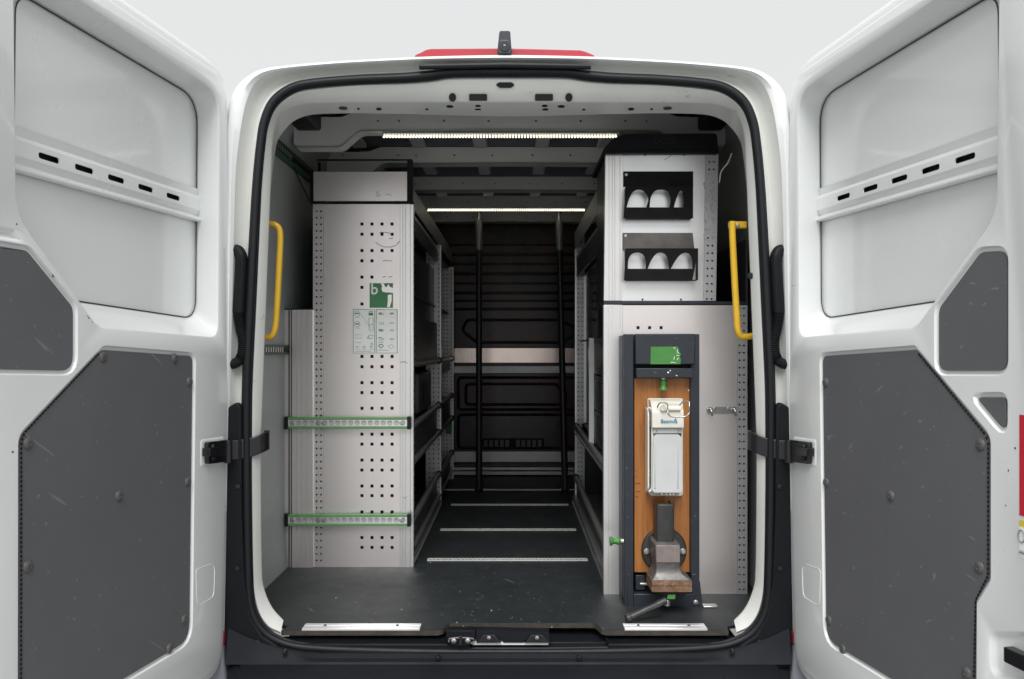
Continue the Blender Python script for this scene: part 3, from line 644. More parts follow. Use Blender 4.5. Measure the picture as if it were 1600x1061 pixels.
# ------------------------------------------------------------------ left shelving unit
rk = thing('shelving_rack', 'tall silver aluminium shelving rack on the left with green lashing rails and instruction stickers', 'rack')
yf = .68
def sq(px, py, h=2.6, y=yf): return [Vector((WX(a, y), WZ(c, y))) for a, c in ((px - h, py - h), (px + h, py - h), (px + h, py + h), (px - h, py + h))]
holes = []
rows = {350: 4, 366: 4, 391.5: 4, 407.5: 2, 433: 2, 449: 1, 475: 1, 557: 4, 573: 4, 598: 4, 613.5: 4, 638: 4, 678.5: 4, 694: 4, 719: 4, 734.5: 4, 759.5: 4, 774.5: 4, 800: 4, 840: 4, 855.5: 4}
for r_, n in rows.items():
    for k in range(n): holes.append(sq(565.5 + 15.7 * k, r_, 2.4))
for k in range(54):
    for x in (494.5, 501.5): holes.append(circ(WX(x, yf), WZ(330 + k * 10.3, yf), .0042, 6))
MB().plate([(WX(a, yf), WZ(c, yf)) for a, c in ((489, 319), (625, 319), (625, 886), (489, 886))], holes, XZ(0), yf, yf + .004).build('end_panel', 'alu', rk)
pb = MB(); pb.box(WX(625.3, yf), WX(641, yf), yf - .003, yf + .03, WZ(886.5, yf), WZ(319, yf)); pb.box(WX(641, yf), WX(646, yf), yf + .002, yf + .035, WZ(886.5, yf), WZ(319, yf))
pb.box(WX(629, yf), WX(630, yf), yf - .0045, yf - .003, WZ(886, yf), WZ(319, yf)); pb.box(WX(633, yf), WX(634, yf), yf - .0045, yf - .003, WZ(886, yf), WZ(319, yf))
pb.build('corner_post', 'alu_light', rk, .0015)
eh = MB()
for k in range(44):      # slots down the post's inner edge
    z = WZ(340 + k * 12.3, yf); eh.box(WX(645.6, yf), WX(646.9, yf), yf + .012, yf + .024, z - .004, z + .004)
eh.build('post_slots', 'hole_black', rk)['kind'] = 'stuff'
MB().box(WX(505, yf), WX(506.2, yf), yf - .0012, yf, WZ(886, yf), WZ(320, yf)).build('panel_seam', 'alu_col', rk)
bk = MB().box(WX(490, yf), -.39, yf + .034, yf + .038, FL, FL + 1.42).build('panel_hole_shade', 'rack_dark', rk)  # dark sheet added for the shade seen through the holes
# stack of add-on boards on the left edge
for x0, x1, dy in ((445, 452.6, -.004), (453.2, 456.4, -.009), (457, 490, -.012)):
    MB().box(WX(x0, yf), WX(x1, yf), yf + dy, yf + .03, WZ(886, yf), WZ(484, yf)).build('side_board', 'alu', rk, .0015)
for x, ww in ((464, .8), (473, .6), (481, .6)): MB().box(WX(x, yf), WX(x + ww, yf), yf - .0132, yf - .012, WZ(885, yf), WZ(485, yf)).build('board_groove', 'scuff', rk)
for x in (452.6, 456.4): MB().box(WX(x - .5, yf), WX(x + 1.1, yf), yf - .0128, yf + .02, WZ(885, yf), WZ(485, yf)).build('board_gap', 'mastic', rk)
MB().box(WX(444.5, yf), WX(490, yf), yf - .013, yf + .031, WZ(484, yf), WZ(482.5, yf)).build('board_cap', 'rubber', rk)
# two green lashing rails
for py in (661, 813):
    y0 = yf - .032; z = lambda c: WZ(c, y0)
    lr = MB().box(WX(448, y0), WX(637, y0), y0 + .008, y0 + .018, z(py + 8), z(py - 8)).build('lashing_rail', 'alu_col', rk, .001)
    MB().box(WX(448, y0), WX(637, y0), y0, y0 + .018, z(py - 5), z(py - 9)).build('rail_edge', 'green_rail', lr, .0015)
    MB().box(WX(448, y0), WX(637, y0), y0, y0 + .018, z(py + 9), z(py + 5)).build('rail_edge', 'green_rail', lr, .0015)
    hs_ = [circ(WX(456 + k * 10.2, y0), z(py), .0105, 10) for k in range(18)]
    MB().plate([(WX(449, y0), z(py - 5)), (WX(636, y0), z(py - 5)), (WX(636, y0), z(py + 5)), (WX(449, y0), z(py + 5))], hs_, XZ(0), y0 + .002, y0 + .004).build('hole_strip', 'alu_white', lr)
    for x in (444.5, 636): MB().box(WX(x, y0), WX(x + 5.5, y0), y0 - .002, y0 + .02, z(py + 10), z(py - 10)).build('end_cap', 'rubber', lr, .002)
    for x in (457, 497, 505, 627): MB().lathe((WX(x, y0), y0 + .002, z(py)), (0, -1, 0), [(.008, 0), (.0075, .003), (.003, .004), (0, .003)], 10).build('screw', 'steel', lr)
# flap box on top
bx = MB().box(WX(490, yf), WX(636.5, yf), yf - .004, yf + .004, WZ(314.5, yf), WZ(268.5, yf)).build('flap_panel', 'alu', rk, .001)
fm = MB(); fm.box(WX(485, yf), WX(490, yf), yf - .008, yf + .03, WZ(318.5, yf), WZ(266, yf)); fm.box(WX(636.5, yf), WX(644, yf), yf - .008, yf + .03, WZ(318.5, yf), WZ(249, yf))
fm.box(WX(491, yf), WX(494.5, yf), yf + .06, yf + .075, WZ(268, yf), WZ(248, yf)); fm.box(WX(488, yf), WX(510, yf), yf - .0065, yf - .0045, WZ(318.5, yf), WZ(314.8, yf)); fm.box(WX(616, yf), WX(646, yf), yf - .0065, yf + .02, WZ(319, yf), WZ(314.8, yf))
fm.box(WX(494.5, yf), WX(636.4, yf), yf + .005, yf + .012, WZ(250.5, yf), WZ(248, yf)); fm.box(WX(510.5, yf), WX(615.5, yf), yf - .003, yf + .003, WZ(318.5, yf), WZ(315.2, yf)); fm.build('flap_frame', 'black_plastic', rk, .002)
# scribbles and scuffs on flap and panel
sc = MB()
for pts in (((587, 301), (589, 299), (590, 302)), ((591, 298), (593, 300)), ((588, 306), (591, 303), (595, 305), (592, 307), (588, 306)), ((603, 304), (607, 303), (612, 306)), ((588, 300), (592, 303))):
    sc.tube([W(a, c, yf - .0042) for a, c in pts], .0011, 4)
for pts in (((587, 378), (591, 382), (600, 386), (611, 386), (620, 383)), ((620, 382), (624, 377)), ((593, 363), (602, 363), (612, 365)), ((598, 408), (604, 407), (613, 408)), ((598, 433), (603, 432)), ((607, 433), (613, 432)), ((608, 373), (614, 372))):
    sc.tube([W(a, c, yf - .0005 if a < 624 else yf - .0032) for a, c in pts], .0014, 4)
for pts in (((629, 777), (633, 778), (636, 776)), ((625, 566), (632, 565), (636, 567))): sc.tube([W(a, c, yf - .0045) for a, c in pts], .0016, 4)
sc.build('scuff_marks', 'scuff', rk)['kind'] = 'stuff'
# stickers
def flat(name, m, parent, x0, y0, x1, y1, y): return MB().box(WX(x0, y), WX(x1, y), y - .0006, y, WZ(y1, y), WZ(y0, y)).build(name, m, parent)
gs = flat('logo_sticker', 'green_print', rk, 577.5, 442.5, 614, 481, yf - .0004)
ys = yf - .0012
cx0 = WX(585, ys); cz0 = WZ(452.5, ys)
text_mesh('b', .060, lambda u, v, n: (cx0 + u, ys - .0006, cz0 + v), 0, 0).build('logo_letter', 'white_print', gs)
tm = MB()
for pts in (((595, 443), (597, 447), (596, 452), (598, 456), (603, 457), (608, 457), (614, 458), (614, 450), (609, 448), (607, 444), (604, 449), (601, 447), (600, 443)),):
    tm.plate([(WX(a, ys), WZ(c, ys)) for a, c in pts], [], XZ(0), ys - .0004, ys)
tm.plate([(WX(a, ys), WZ(c, ys)) for a, c in ((606, 461), (612, 460), (612, 470), (609, 480), (605, 480), (606, 470))], [], XZ(0), ys - .0004, ys)
tm.build('torn_patch', 'alu', gs)
for x0, x1, kind in ((551.5, 586, 0), (587.5, 621, 1)):
    s_ = flat('instruction_sticker', 'white_print', rk, x0, 483, x1, 552, yf - .0022)
    gp, gy = MB(), MB(); yy = yf - .0030
    def ln(m, pts, r=.0009): m.tube([W(a, c, yy) for a, c in pts], r, 4)
    ln(gp, ((x0 + .5, 483.5), (x1 - .5, 483.5), (x1 - .5, 551.5), (x0 + .5, 551.5), (x0 + .5, 483.5)), .0011)
    def fillr(m, a0, c0, a1, c1): m.box(WX(a0, yy), WX(a1, yy), yy - .0004, yy, WZ(c1, yy), WZ(c0, yy))
    if kind == 0:
        for cy in (490, 506.5):
            ln(gp, [(558 + 4.5 * math.cos(k * .63), cy + 4.5 * math.sin(k * .63)) for k in range(11)], .0007); fillr(gp, 555, cy - 1.2, 561, cy + .6); fillr(gy, 554, cy + 6, 562, cy + 6.5)
        fillr(gp, 576, 488.5, 583, 493); fillr(gp, 576.5, 486, 582.5, 487); ln(gp, ((576.5, 497), (583, 497), (583, 517), (576.5, 517), (576.5, 497))); ln(gp, ((577, 508), (580, 506), (583, 508)))
        ln(gy, ((563, 490), (578, 510), (582, 524)), .0005); ln(gp, ((573, 529), (577, 524), (583, 524), (581, 529), (575, 529), (577, 526)), .001); ln(gy, ((555, 523), (562, 523), (566, 528), (555, 529), (555, 523)), .0007)
        for a in (556, 567, 578): ln(gy, ((a, 542), (a + 4, 541), (a + 4, 543), (a, 543))); fillr(gy, a - 1, 546, a + 6, 546.5)
        ln(gp, ((578, 538), (582, 536), (583, 538), (579, 540))); fillr(gy, 555, 549, 581, 549.5); fillr(gy, 554, 535, 564, 535.5)
    else:
        for cy in (490, 505, 516, 530):
            ln(gy, ((591, cy), (594, cy - 2), (596, cy), (600, cy - 1), (599, cy + 1.5), (592, cy + 1.5))); ln(gy, ((609, cy), (613, cy - 1.5), (616, cy), (612, cy + 1), (609, cy)))
        fillr(gy, 592, 488.5, 597, 491.5); fillr(gy, 609, 489, 615, 491); fillr(gy, 592, 514.5, 598, 517); fillr(gp, 590.5, 527, 597, 527.8); fillr(gp, 591, 535, 599, 535.6)
        ln(gp, ((592, 539), (597, 538), (599, 541), (595, 544), (592, 541), (592, 539)), .0018); fillr(gp, 590, 547, 608, 547.5); ln(gy, ((607, 541), (612, 538), (616, 542), (611, 545), (607, 541)))
    gp.build('green_drawing', 'green_print', s_)['kind'] = 'stuff'; gy.build('grey_drawing', 'grey_print', s_)['kind'] = 'stuff'
# rack behind: uprights, shelves, tubes, flap
XL = -.380
def zr(v): return FL + v
for y, zt in ((1.96, 1.43), (2.90, 1.40)):
    hol = []
    for k in range(52):
        for x in (XL - .015, XL - .042, XL - .066): hol.append(circ(x, zr(.05 + k * .026), .0045, 6))
    MB().plate([(XL - .085, zr(0)), (XL - .008, zr(0)), (XL - .008, zr(zt)), (XL - .085, zr(zt))], hol, XZ(0), y - .004, y).build('upright', 'alu_col', rk)
    MB().box(XL - .008, XL, y - .008, y + .03, zr(0), zr(zt)).build('upright_edge', 'alu_light', rk, .0015)
    MB().box(XL - .385, XL - .33, y - .004, y + .01, zr(0), zr(zt)).build('upright', 'alu_col', rk, .001)
    MB().box(XL - .085, XL - .01, y + .012, y + .014, zr(0), zr(zt)).build('upright_hole_shade', 'rack_dark', rk)  # dark sheet standing for the shade behind the upright's holes
    MB().box(XL - .37, XL - .09, y + .002, y + .006, zr(.8), zr(zt)).build('partition', 'rack_dark', rk)
bays = ((.715, 1.95), (1.975, 2.89))
for bi, (ya, yb2) in enumerate(bays):
    for zv in (.797, .551, .404, .176, .06):
        MB().tube([(XL - .012, ya, zr(zv)), (XL - .012, yb2, zr(zv))], .0135 if zv > .1 else .012, 12).build('front_tube', 'tube_grey', rk)
        if zv > .1: MB().lathe((XL - .012, yb2 - .02, zr(zv)), (0, 1, 0), [(.019, 0), (.019, .02)], 12).build('tube_socket', 'rubber', rk)
    for z0, z1 in ((.404, .551), (.06, .176), (.797, 1.0) if bi == 0 else (.72, .797)):
        MB().box(XL - .030, XL - .022, ya, yb2, zr(z0), zr(z1)).build('tray_front', 'rack_grey', rk, .001)
    for zv in (.80, .55, .40, .06, 1.10, 1.40):
        MB().box(XL - .38, XL - .03, ya, yb2, zr(zv - .012), zr(zv - .004)).build('shelf', 'rack_grey', rk)
    MB().box(XL - .388, XL - .382, ya, yb2, zr(0), zr(1.4)).build('rack_back', 'rack_dark', rk)
MB().box(XL - .045, XL - .04, .72, 1.95, zr(1.0), zr(1.29)).build('drawer_wall', 'rack_dark', rk)
MB().box(XL - .03, XL - .018, .715, 1.95, zr(1.335), zr(1.405)).build('top_rail', 'rack_grey', rk, .001)
MB().box(XL - .018, XL - .012, .715, 1.95, zr(1.395), zr(1.408)).build('top_trim', 'alu_light', rk, .001)
MB().box(XL - .018, XL - .014, .71, 2.95, zr(1.432), zr(1.515)).build('flap_board', 'alu_col', rk, .001)
MB().box(XL - .38, XL - .02, .9, 2.9, zr(1.43), zr(1.436)).build('trough_floor', 'rack_dark', rk)
bm_ = MB().box(XL - .20, XL - .035, 1.2, 1.75, zr(.56), zr(.75)).build('storage_bin', 'rack_grey', rk, .012)
MB().box(XL - .034, XL - .03, 1.35, 1.5, zr(.60), zr(.70)).build('bin_label', 'rack_dark', bm_, .002)
MB().box(XL - .05, XL - .012, 2.86, 2.886, zr(.30), zr(.40)).build('green_tag', 'green', rk, .003)
for k in range(36):
    pass
bs = MB()
for k in range(60): bs.box(XL + .001, XL + .004, .73 + k * .02, .737 + k * .02, zr(.012), zr(.022))
bs.box(XL - .02, XL + .001, .715, 1.95, zr(.003), zr(.035)); bs.build('base_rail', 'tube_grey', rk)

# ------------------------------------------------------------------ right shelving rack with end cabinet
rr_ = thing('shelving_rack', 'lower silver shelving rack on the right with drawers and perforated end panel behind the workbench', 'rack')
y2 = .32
hl_ = []
for k in range(39):
    for x in (1155.5, 1162.3): hl_.append(circ(WX(x, y2), WZ(482 + k * 11.55, y2), .0037, 8))
for x in (997, 1015, 1033): hl_.append([Vector((WX(a, y2), WZ(c, y2))) for a, c in ((x - 2.4, 509.6), (x + 2.4, 509.6), (x + 2.4, 514.4), (x - 2.4, 514.4))])
MB().plate([(WX(a, y2), WZ(c, y2)) for a, c in ((973, 477), (1152, 477), (1152, 928), (973, 928))], [h for h in hl_ if h[0].x < WX(1150, y2)], XZ(0), y2, y2 + .004).build('end_panel', 'alu', rr_)
MB().plate([(WX(a, y2), WZ(c, y2)) for a, c in ((1152.3, 477), (1167.5, 477), (1167.5, 928), (1152.3, 928))], [h for h in hl_ if h[0].x > WX(1150, y2)], XZ(0), y2 - .002, y2 + .004).build('perforated_post', 'alu_col', rr_)
MB().box(WX(944, y2), WX(1168, y2), y2 + .02, y2 + .025, FL, WZ(477, y2)).build('panel_hole_shade', 'rack_dark', rr_)  # dark sheet added as the shade inside the hollow end
pb = MB(); pb.box(WX(943, y2), WX(972.7, y2), y2 - .004, y2 + .03, WZ(928.5, y2), WZ(476.5, y2))
for x in (950, 955, 968): pb.box(WX(x, y2), WX(x + 1, y2), y2 - .0052, y2 - .004, WZ(928, y2), WZ(477, y2))
pb.build('corner_post', 'alu_light', rr_, .0015)
MB().box(WX(943, y2), WX(1167, y2), y2 - .003, y2 + .25, WZ(476, y2), WZ(471, y2)).build('top_gasket', 'anthracite', rr_, .002)
XR0, XR1 = .352, .362
yq = 2.02
hol = [circ(x, zr(.05 + k * .026), .0042, 6) for k in range(55) for x in (XR1 + .014, XR1 + .03)]
MB().plate([(XR1 + .004, zr(0)), (XR1 + .048, zr(0)), (XR1 + .048, zr(1.5)), (XR1 + .004, zr(1.5))], hol, XZ(0), yq - .004, yq).build('upright', 'alu_col', rr_)
MB().box(XR1 - .006, XR1 + .004, yq - .006, yq + .03, zr(0), zr(1.505)).build('upright_edge', 'alu_light', rr_, .001)
MB().box(XR1 + .006, XR1 + .47, yq + .004, yq + .01, zr(.0), zr(1.5)).build('partition', 'rack_dark', rr_)
def rt(name, m, x0, x1, ya, yb_, z0, z1, bv=.001, par=rr_): return MB().box(x0, x1, ya, yb_, zr(z0), zr(z1)).build(name, m, par, bv)
rt('flap_board', 'alu_col', XR0 + .004, XR0 + .008, .35, 2.05, 1.412, 1.508)
rt('top_rail', 'rack_grey', XR0 + .012, XR0 + .024, .36, 2.01, 1.26, 1.36)
rt('top_trim', 'alu_light', XR0 + .008, XR0 + .012, .36, 2.01, 1.352, 1.364)
rt('sliding_door', 'lens_glass', XR0 + .035, XR0 + .04, 1.12, 2.0, .44, 1.25)
rt('sliding_door', 'rack_dark', XR0 + .04, XR0 + .045, .36, 1.5, .90, 1.25)
for zv in (.432, .149):
    MB().tube([(XR0, .36, zr(zv)), (XR0 + .008, 2.01, zr(zv))], .0135, 12).build('front_tube', 'tube_grey', rr_)
    MB().lathe((XR0 + .008, 1.985, zr(zv)), (0, 1, 0), [(.019, 0), (.019, .02)], 12).build('tube_socket', 'rubber', rr_)
mid = MB(); mid.box(XR0 + .004, XR0 + .02, .36, 2.01, zr(.385), zr(.425))
mid.build('mid_rail', 'tube_grey', rr_, .002)
ms = MB()
for k in range(70):
    ms.box(XR0 - .001, XR0 + .0035, .37 + k * .0235, .379 + k * .0235, zr(.40), zr(.409)); ms.box(XR0 - .013, XR0 - .0095, .37 + k * .0235, .379 + k * .0235, zr(.012), zr(.020))
ms.build('rail_holes', 'steel', rr_)['kind'] = 'stuff'
rt('tray_front', 'rack_grey', XR0 + .012, XR0 + .02, .36, 2.01, .055, .15)
rt('base_rail', 'tube_grey', XR0 - .0095, XR0 + .02, .355, 2.01, .002, .05, .004)
for zv in (.06, .43, .91): rt('shelf', 'rack_grey', XR0 + .03, XR0 + .48, .36, 2.0, zv - .012, zv - .004)
rt('rack_back', 'rack_dark', XR0 + .49, XR0 + .497, .36, 2.0, 0, 1.25)
rt('back_post', 'anthracite', XR0 + .20, XR0 + .24, .95, .99, .05, .42)
rt('drawer_frame', 'white_paint', XR0 - .001, XR0 + .022, 1.10, 1.13, .435, .908, .002)
for i, (z0, z1) in enumerate(((.442, .585), (.592, .742), (.750, .900))):
    dr_ = rt('drawer', 'drawer_teal', XR0 + .024, XR0 + .35, .37, 1.095, z0, z1, .004)
    ob = MB()
    for ya, yb_ in ((.42, .72), (.76, 1.06)):
        ol = rrect(ya, zr(z0 + .03), yb_, zr(z1 - .018), .03, 4)
        MB().plate(ol, [], lambda u, v, n: (n, u, v), XR0 + .018, XR0 + .026).build('drawer_pull', 'rack_dark', dr_, .006)

# ------------------------------------------------------------------ upper cabinet on the right rack
uc = thing('wall_cabinet', 'pale silver upper cabinet standing on the right rack with a black moulded cap on top', 'cabinet')
y3 = .33
uh = []
for k in range(20):
    t = k / 19
    for x0, x1 in ((1108.5, 1104.5), (1115.5, 1111.8)):
        if 3 <= k <= 10: continue
        uh.append(circ(WX(x0 + (x1 - x0) * t, y3), WZ(241 + k * 11.9, y3), .0037, 8))
MB().plate([(WX(a, y3), WZ(c, y3)) for a, c in ((973, 240), (1102, 240), (1099, 470), (972, 470))], [], XZ(0), y3, y3 + .004).build('front_panel', 'alu_white', uc)
MB().plate([(WX(a, y3), WZ(c, y3)) for a, c in ((1102.3, 240), (1122.5, 240), (1118.5, 470), (1099.3, 470))], uh, XZ(0), y3 - .001, y3 + .004).build('perforated_post', 'alu_col', uc)
pb = MB(); pb.plate([(WX(a, y3), WZ(c, y3)) for a, c in ((946, 240), (972.7, 240), (971.7, 470), (943.5, 470))], [], XZ(0), y3 - .004, y3 + .03)
for x in (951, 956, 960, 968): pb.box(WX(x, y3), WX(x + .9, y3), y3 - .0052, y3 - .004, WZ(469, y3), WZ(241, y3))
pb.build('corner_post', 'alu_light', uc, .0015)
MB().box(WX(948, y3), WX(1117, y3), y3 + .012, y3 + .35, WZ(470, y3), WZ(241, y3)).build('cabinet_body', 'rack_dark', uc, .003)
cap = rpoly([(WX(a, y3 - .02), WZ(c, y3 - .02), r) for a, c, r in ((943, 240, .004), (943, 232, .01), (958, 216, .03), (978, 209, .04), (1120, 208.5, .012), (1123, 237, .006), (1122, 240, .003))], 4)
MB().plate(cap, [], XZ(0), y3 - .02, y3 + .4).build('top_cap', 'black_plastic', uc, .006)
MB().plate([(WX(a, y3 - .023), WZ(c, y3 - .023)) for a, c in ((943, 240.5), (943, 236), (1122, 234), (1123, 238))], [], XZ(0), y3 - .026, y3 - .02).build('cap_rim', 'black_plastic', uc, .002)
cz = (WX(1037, y3), WZ(221, y3))
text_mesh('bott', .045, lambda u, v, n: (cz[0] + u, y3 - .0215, cz[1] + v), 0, 0).build('moulded_lettering', 'rubber', uc)
sm_ = MB()
for k in range(60):
    a = random.uniform(1100, 1116); c = random.uniform(270, 380); r_ = random.uniform(.0015, .006)
    sm_.plate([(WX(a, y3) + r_ * random.uniform(.3, 1) * math.cos(q), WZ(c, y3) + r_ * 1.5 * random.uniform(.3, 1) * math.sin(q)) for q in (0, 1, 2, 3, 4, 5)], [], XZ(0), y3 - .0016 - .0001 * (k % 5), y3 - .001)
for pts in (((1038, 250), (1046, 245), (1052, 240)),): sm_.tube([W(a, c, y3 - .0002) for a, c in pts], .0012, 4)
sm_.build('scuff_marks', 'scuff', uc)['kind'] = 'stuff'
for a, c in ((1008, 242), (1069, 242), (1004, 468), (1064, 468)): MB().lathe(W(a, c, y3), (0, -1, 0), [(.004, 0), (.003, .002), (0, .002)], 8).build('rivet', 'mastic', uc)

# ------------------------------------------------------------------ can holders
def can_holder(label, back, shelf, front, arches, bm='can_black'):
    t = thing('can_holder', label, 'can holder', 'black metal can holders on the upper cabinet')
    ya, yb_ = y3 - .040, y3 - .004
    pt = [(WX(a, yb_), WZ(c, yb_)) for a, c in back]
    MB().plate(pt, [], XZ(0), yb_ - .003, yb_).build('back_plate', bm, t, .001)
    hs = [[(WX(a, ya), WZ(c, ya)) for a, c in crv(q, 3)] for q in arches]
    MB().plate([(WX(a, ya), WZ(c, ya)) for a, c in front], hs, XZ(0), ya, ya + .002).build('front_plate', 'can_black', t)
    fl, fr_ = front[0], front[1]; xl, xr = WX(fl[0], ya), WX(fr_[0], ya); zt = WZ(fl[1], ya)
    hb = [circ(xl + (xr - xl) * q, (ya + yb_) / 2 - .001, .036, 20, .013) for q in (.19, .5, .81)]
    MB().plate([(xl, ya + .0005), (xr, ya + .0005), (xr, yb_ - .003), (xl, yb_ - .003)], hb, lambda u, v, n: (u, v, zt - .001 + n), -.002, 0).build('hole_shelf', 'can_black', t)
    zl = WZ(front[-1][1], ya)
    MB().box(xl + .004, xr - .004, ya + .002, yb_ - .003, zl, zl + .002).build('base_shelf', 'can_black', t)
    for x in (xl, xr - .002): MB().box(x, x + .002, ya + .002, yb_ - .003, zl + .002, zt - .003).build('side_plate', 'can_black', t)
    p = W(back[0][0] + 4.5, back[0][1] + 5, yb_ - .003); MB().lathe(p, (0, -1, 0), [(.006, 0), (.005, .003), (0, .004)], 10).build('screw', 'steel', t)
    return t
# arches: x0,x1 (foot), xm0,xm1 (shoulders), top, foot, radius in picture units
can_holder('upper black can holder with three arched cut-outs, under the black cap', ((974, 268), (1083, 268), (1083, 292), (974, 292)),
           None, ((978, 291), (1083, 291), (1083, 341), (974, 341)), (((979, 324), (983, 311), (989, 300), (998, 296), (1006, 299), (1013, 310), (1010, 324)), ((1015, 324), (1017, 308), (1024, 298), (1035, 296), (1044, 300), (1048, 311), (1046, 324)), ((1053, 324), (1057, 310), (1062, 299), (1066, 299), (1068, 312), (1068, 324))))
can_holder('lower black can holder with a holed shelf above three arched cut-outs', ((973, 364), (1082, 364), (1085, 391), (973, 391)),
           None, ((978, 388), (1091, 388), (1082, 438), (975, 438)), (((981, 420), (981.5, 408), (986, 398), (996, 394.5), (1005, 398), (1009, 408), (1009, 420)), ((1012, 420), (1017, 408), (1024, 398), (1032, 394.5), (1040, 398), (1044, 408), (1045, 420)), ((1048, 420), (1055, 408), (1062, 399), (1070, 395), (1077, 397), (1081, 405), (1082, 420))), 'dark_steel')

# ------------------------------------------------------------------ folding workbench
wb = thing('folding_workbench', 'anthracite folding workbench frame with upright orange plywood board in the right of the van', 'workbench')
yw = .185
def wbx(name, m, x0, y0, x1, y1, ya, yb_, bv=.002, par=wb, label=None): return pbox(name, m, par, x0, y0, x1, y1, ya, yb_, bv, label)
wbx('upright_post', 'anthracite', 975, 522, 990, 948, yw, yw + .03); wbx('post_flange', 'anthracite', 972.5, 524, 977, 940, yw + .035, y2 - .008, .001)
wbx('upright_post', 'anthracite', 1079, 522, 1093, 905, yw, yw + .03); wbx('post_flange', 'anthracite', 1088, 524, 1092, 905, yw + .035, y2 - .008, .001)
wbx('back_sheet', 'rack_dark', 980, 530, 1088, 935, yw + .09, yw + .093)
MB().plate([(WX(a, yw - .004), WZ(c, yw - .004)) for a, c in ((1081, 897), (1090, 897), (1094, 910), (1098, 948), (1081, 948))], [], XZ(0), yw - .004, yw + .012).build('foot_bracket', 'anthracite', wb, .002)
MB().plate([(WX(a, yw - .004), WZ(c, yw - .004)) for a, c in ((980, 897), (986, 897), (989, 920), (990, 949), (980, 949))], [], XZ(0), yw - .004, yw - .0005).build('foot_bracket', 'anthracite', wb, .001)
hd = wbx('head_box', 'anthracite', 993, 521.5, 1086, 569.5, yw - .02, yw + .08, .003)
MB().plate([(WX(a, yw - .0206), WZ(c, yw - .0206)) for a, c in ((1017, 542), (1059, 541.5), (1062, 551), (1064, 553), (1062, 558), (1064, 562), (1063, 569), (1016.5, 569))], [], XZ(0), yw - .0212, yw - .0202).build('worn_label', 'green', hd)
wbx('head_gap', 'hole_black', 991, 569.5, 1083, 576, yw + .02, yw + .03, 0)
lk = wbx('latch_bar', 'anthracite', 994.5, 575.5, 1083, 590.5, yw - .03, yw + .04, .002)
wbx('board', 'plywood', 991, 590.5, 1080, 894.5, yw + .018, yw + .045, .002)
def knob(org, ax, par, s=1): MB().lathe(org, ax, [(.009 * s, 0), (.009 * s, .003), (.010 * s, .004), (.0115 * s, .010), (.0085 * s, .018), (.0095 * s, .026), (.0145 * s, .033), (.0145 * s, .036), (0, .037)], 18).build('pull_knob', 'green', par)
p = W(1036.5, 590.5, yw - .005)
MB().lathe(p, (0, 0, -1), [(.0105, 0), (.0105, .005)], 16).build('knob_collar', 'steel', wb); knob(p + Vector((0, 0, -.004)), (0, 0, -1), wb, 1.0)
p = W(974, 845.5, yw + .012)
MB().lathe(p, (-1, 0, 0), [(.009, 0), (.009, .008), (.006, .009)], 12).build('knob_collar', 'steel', wb); knob(p + Vector((-.009, 0, 0)), (-1, 0, 0), wb, 1.12)
wbx('base_plate', 'anthracite', 990, 928, 1085, 949, yw - .006, yw + .08, .003)
fp = MB(); zf = FL + .002
fp.box(WX(988, yw), WX(1090, yw), yw - .0, yw + .1, FL + .0005, FL + .006); fp.build('foot_plate', 'anthracite', wb, .001)
wbx('hinge_block', 'anthracite', 993, 899, 1008, 922, yw + .02, yw + .06); 
MB().tube([W(1000, 912.5, yw + .02), W(1028, 912.5, yw + .02)], .006, 10).build('hinge_pin', 'steel', wb)
MB().tube([W(1060, 895, yw + .06), W(1060, 905, yw + .06)], .008, 8).build('hinge_pin', 'steel', wb)
for a, c in ((1093, 531), (1096, 944)):
    pass
MB().lathe(W(1087, 941, yw - .005), (0, -1, 0), [(.009, 0), (.009, .004), (.005, .006), (0, .006)], 6).build('foot_bolt', 'steel', wb)
# white chips on the frame
ch = MB()
for pts in (((1052, 543), (1055, 544), (1054, 546)), ((1059, 546), (1058, 551), (1061, 552)), ((1057, 555), (1061, 556)), ((1054, 557), (1053, 562)), ((1048, 567), (1050, 566), (1056, 567)), ((1060, 559), (1058, 563))): ch.tube([W(a, c, yw - .0214) for a, c in pts], .0011, 4)
for a, c, r_, yy in ((1044, 582, .004, yw - .0305), (1057, 587, .003, yw - .0305), (1047, 579, .0025, yw - .0305), (1076, 610, .004, yw + .0175)):
    ch.plate([(WX(a, yy) + r_ * math.cos(q) * random.uniform(.5, 1.2), WZ(c, yy) + r_ * math.sin(q) * random.uniform(.5, 1.2)) for q in (0, 1.2, 2.4, 3.6, 5)], [], XZ(0), yy - .0004, yy)
ch.build('paint_chips', 'white_print', wb)['kind'] = 'stuff'
bk_ = MB(); yy = yw + .0176
for a, c, l in ((994, 768, 7), (993, 776, 5), (992, 735, 3), (993, 755, 8), (993, 744, 2)): bk_.tube([W(a, c, yy), W(a + l, c + .6, yy)], .0008, 4)
bk_.build('board_scratches', 'rubber', wb)['kind'] = 'stuff'

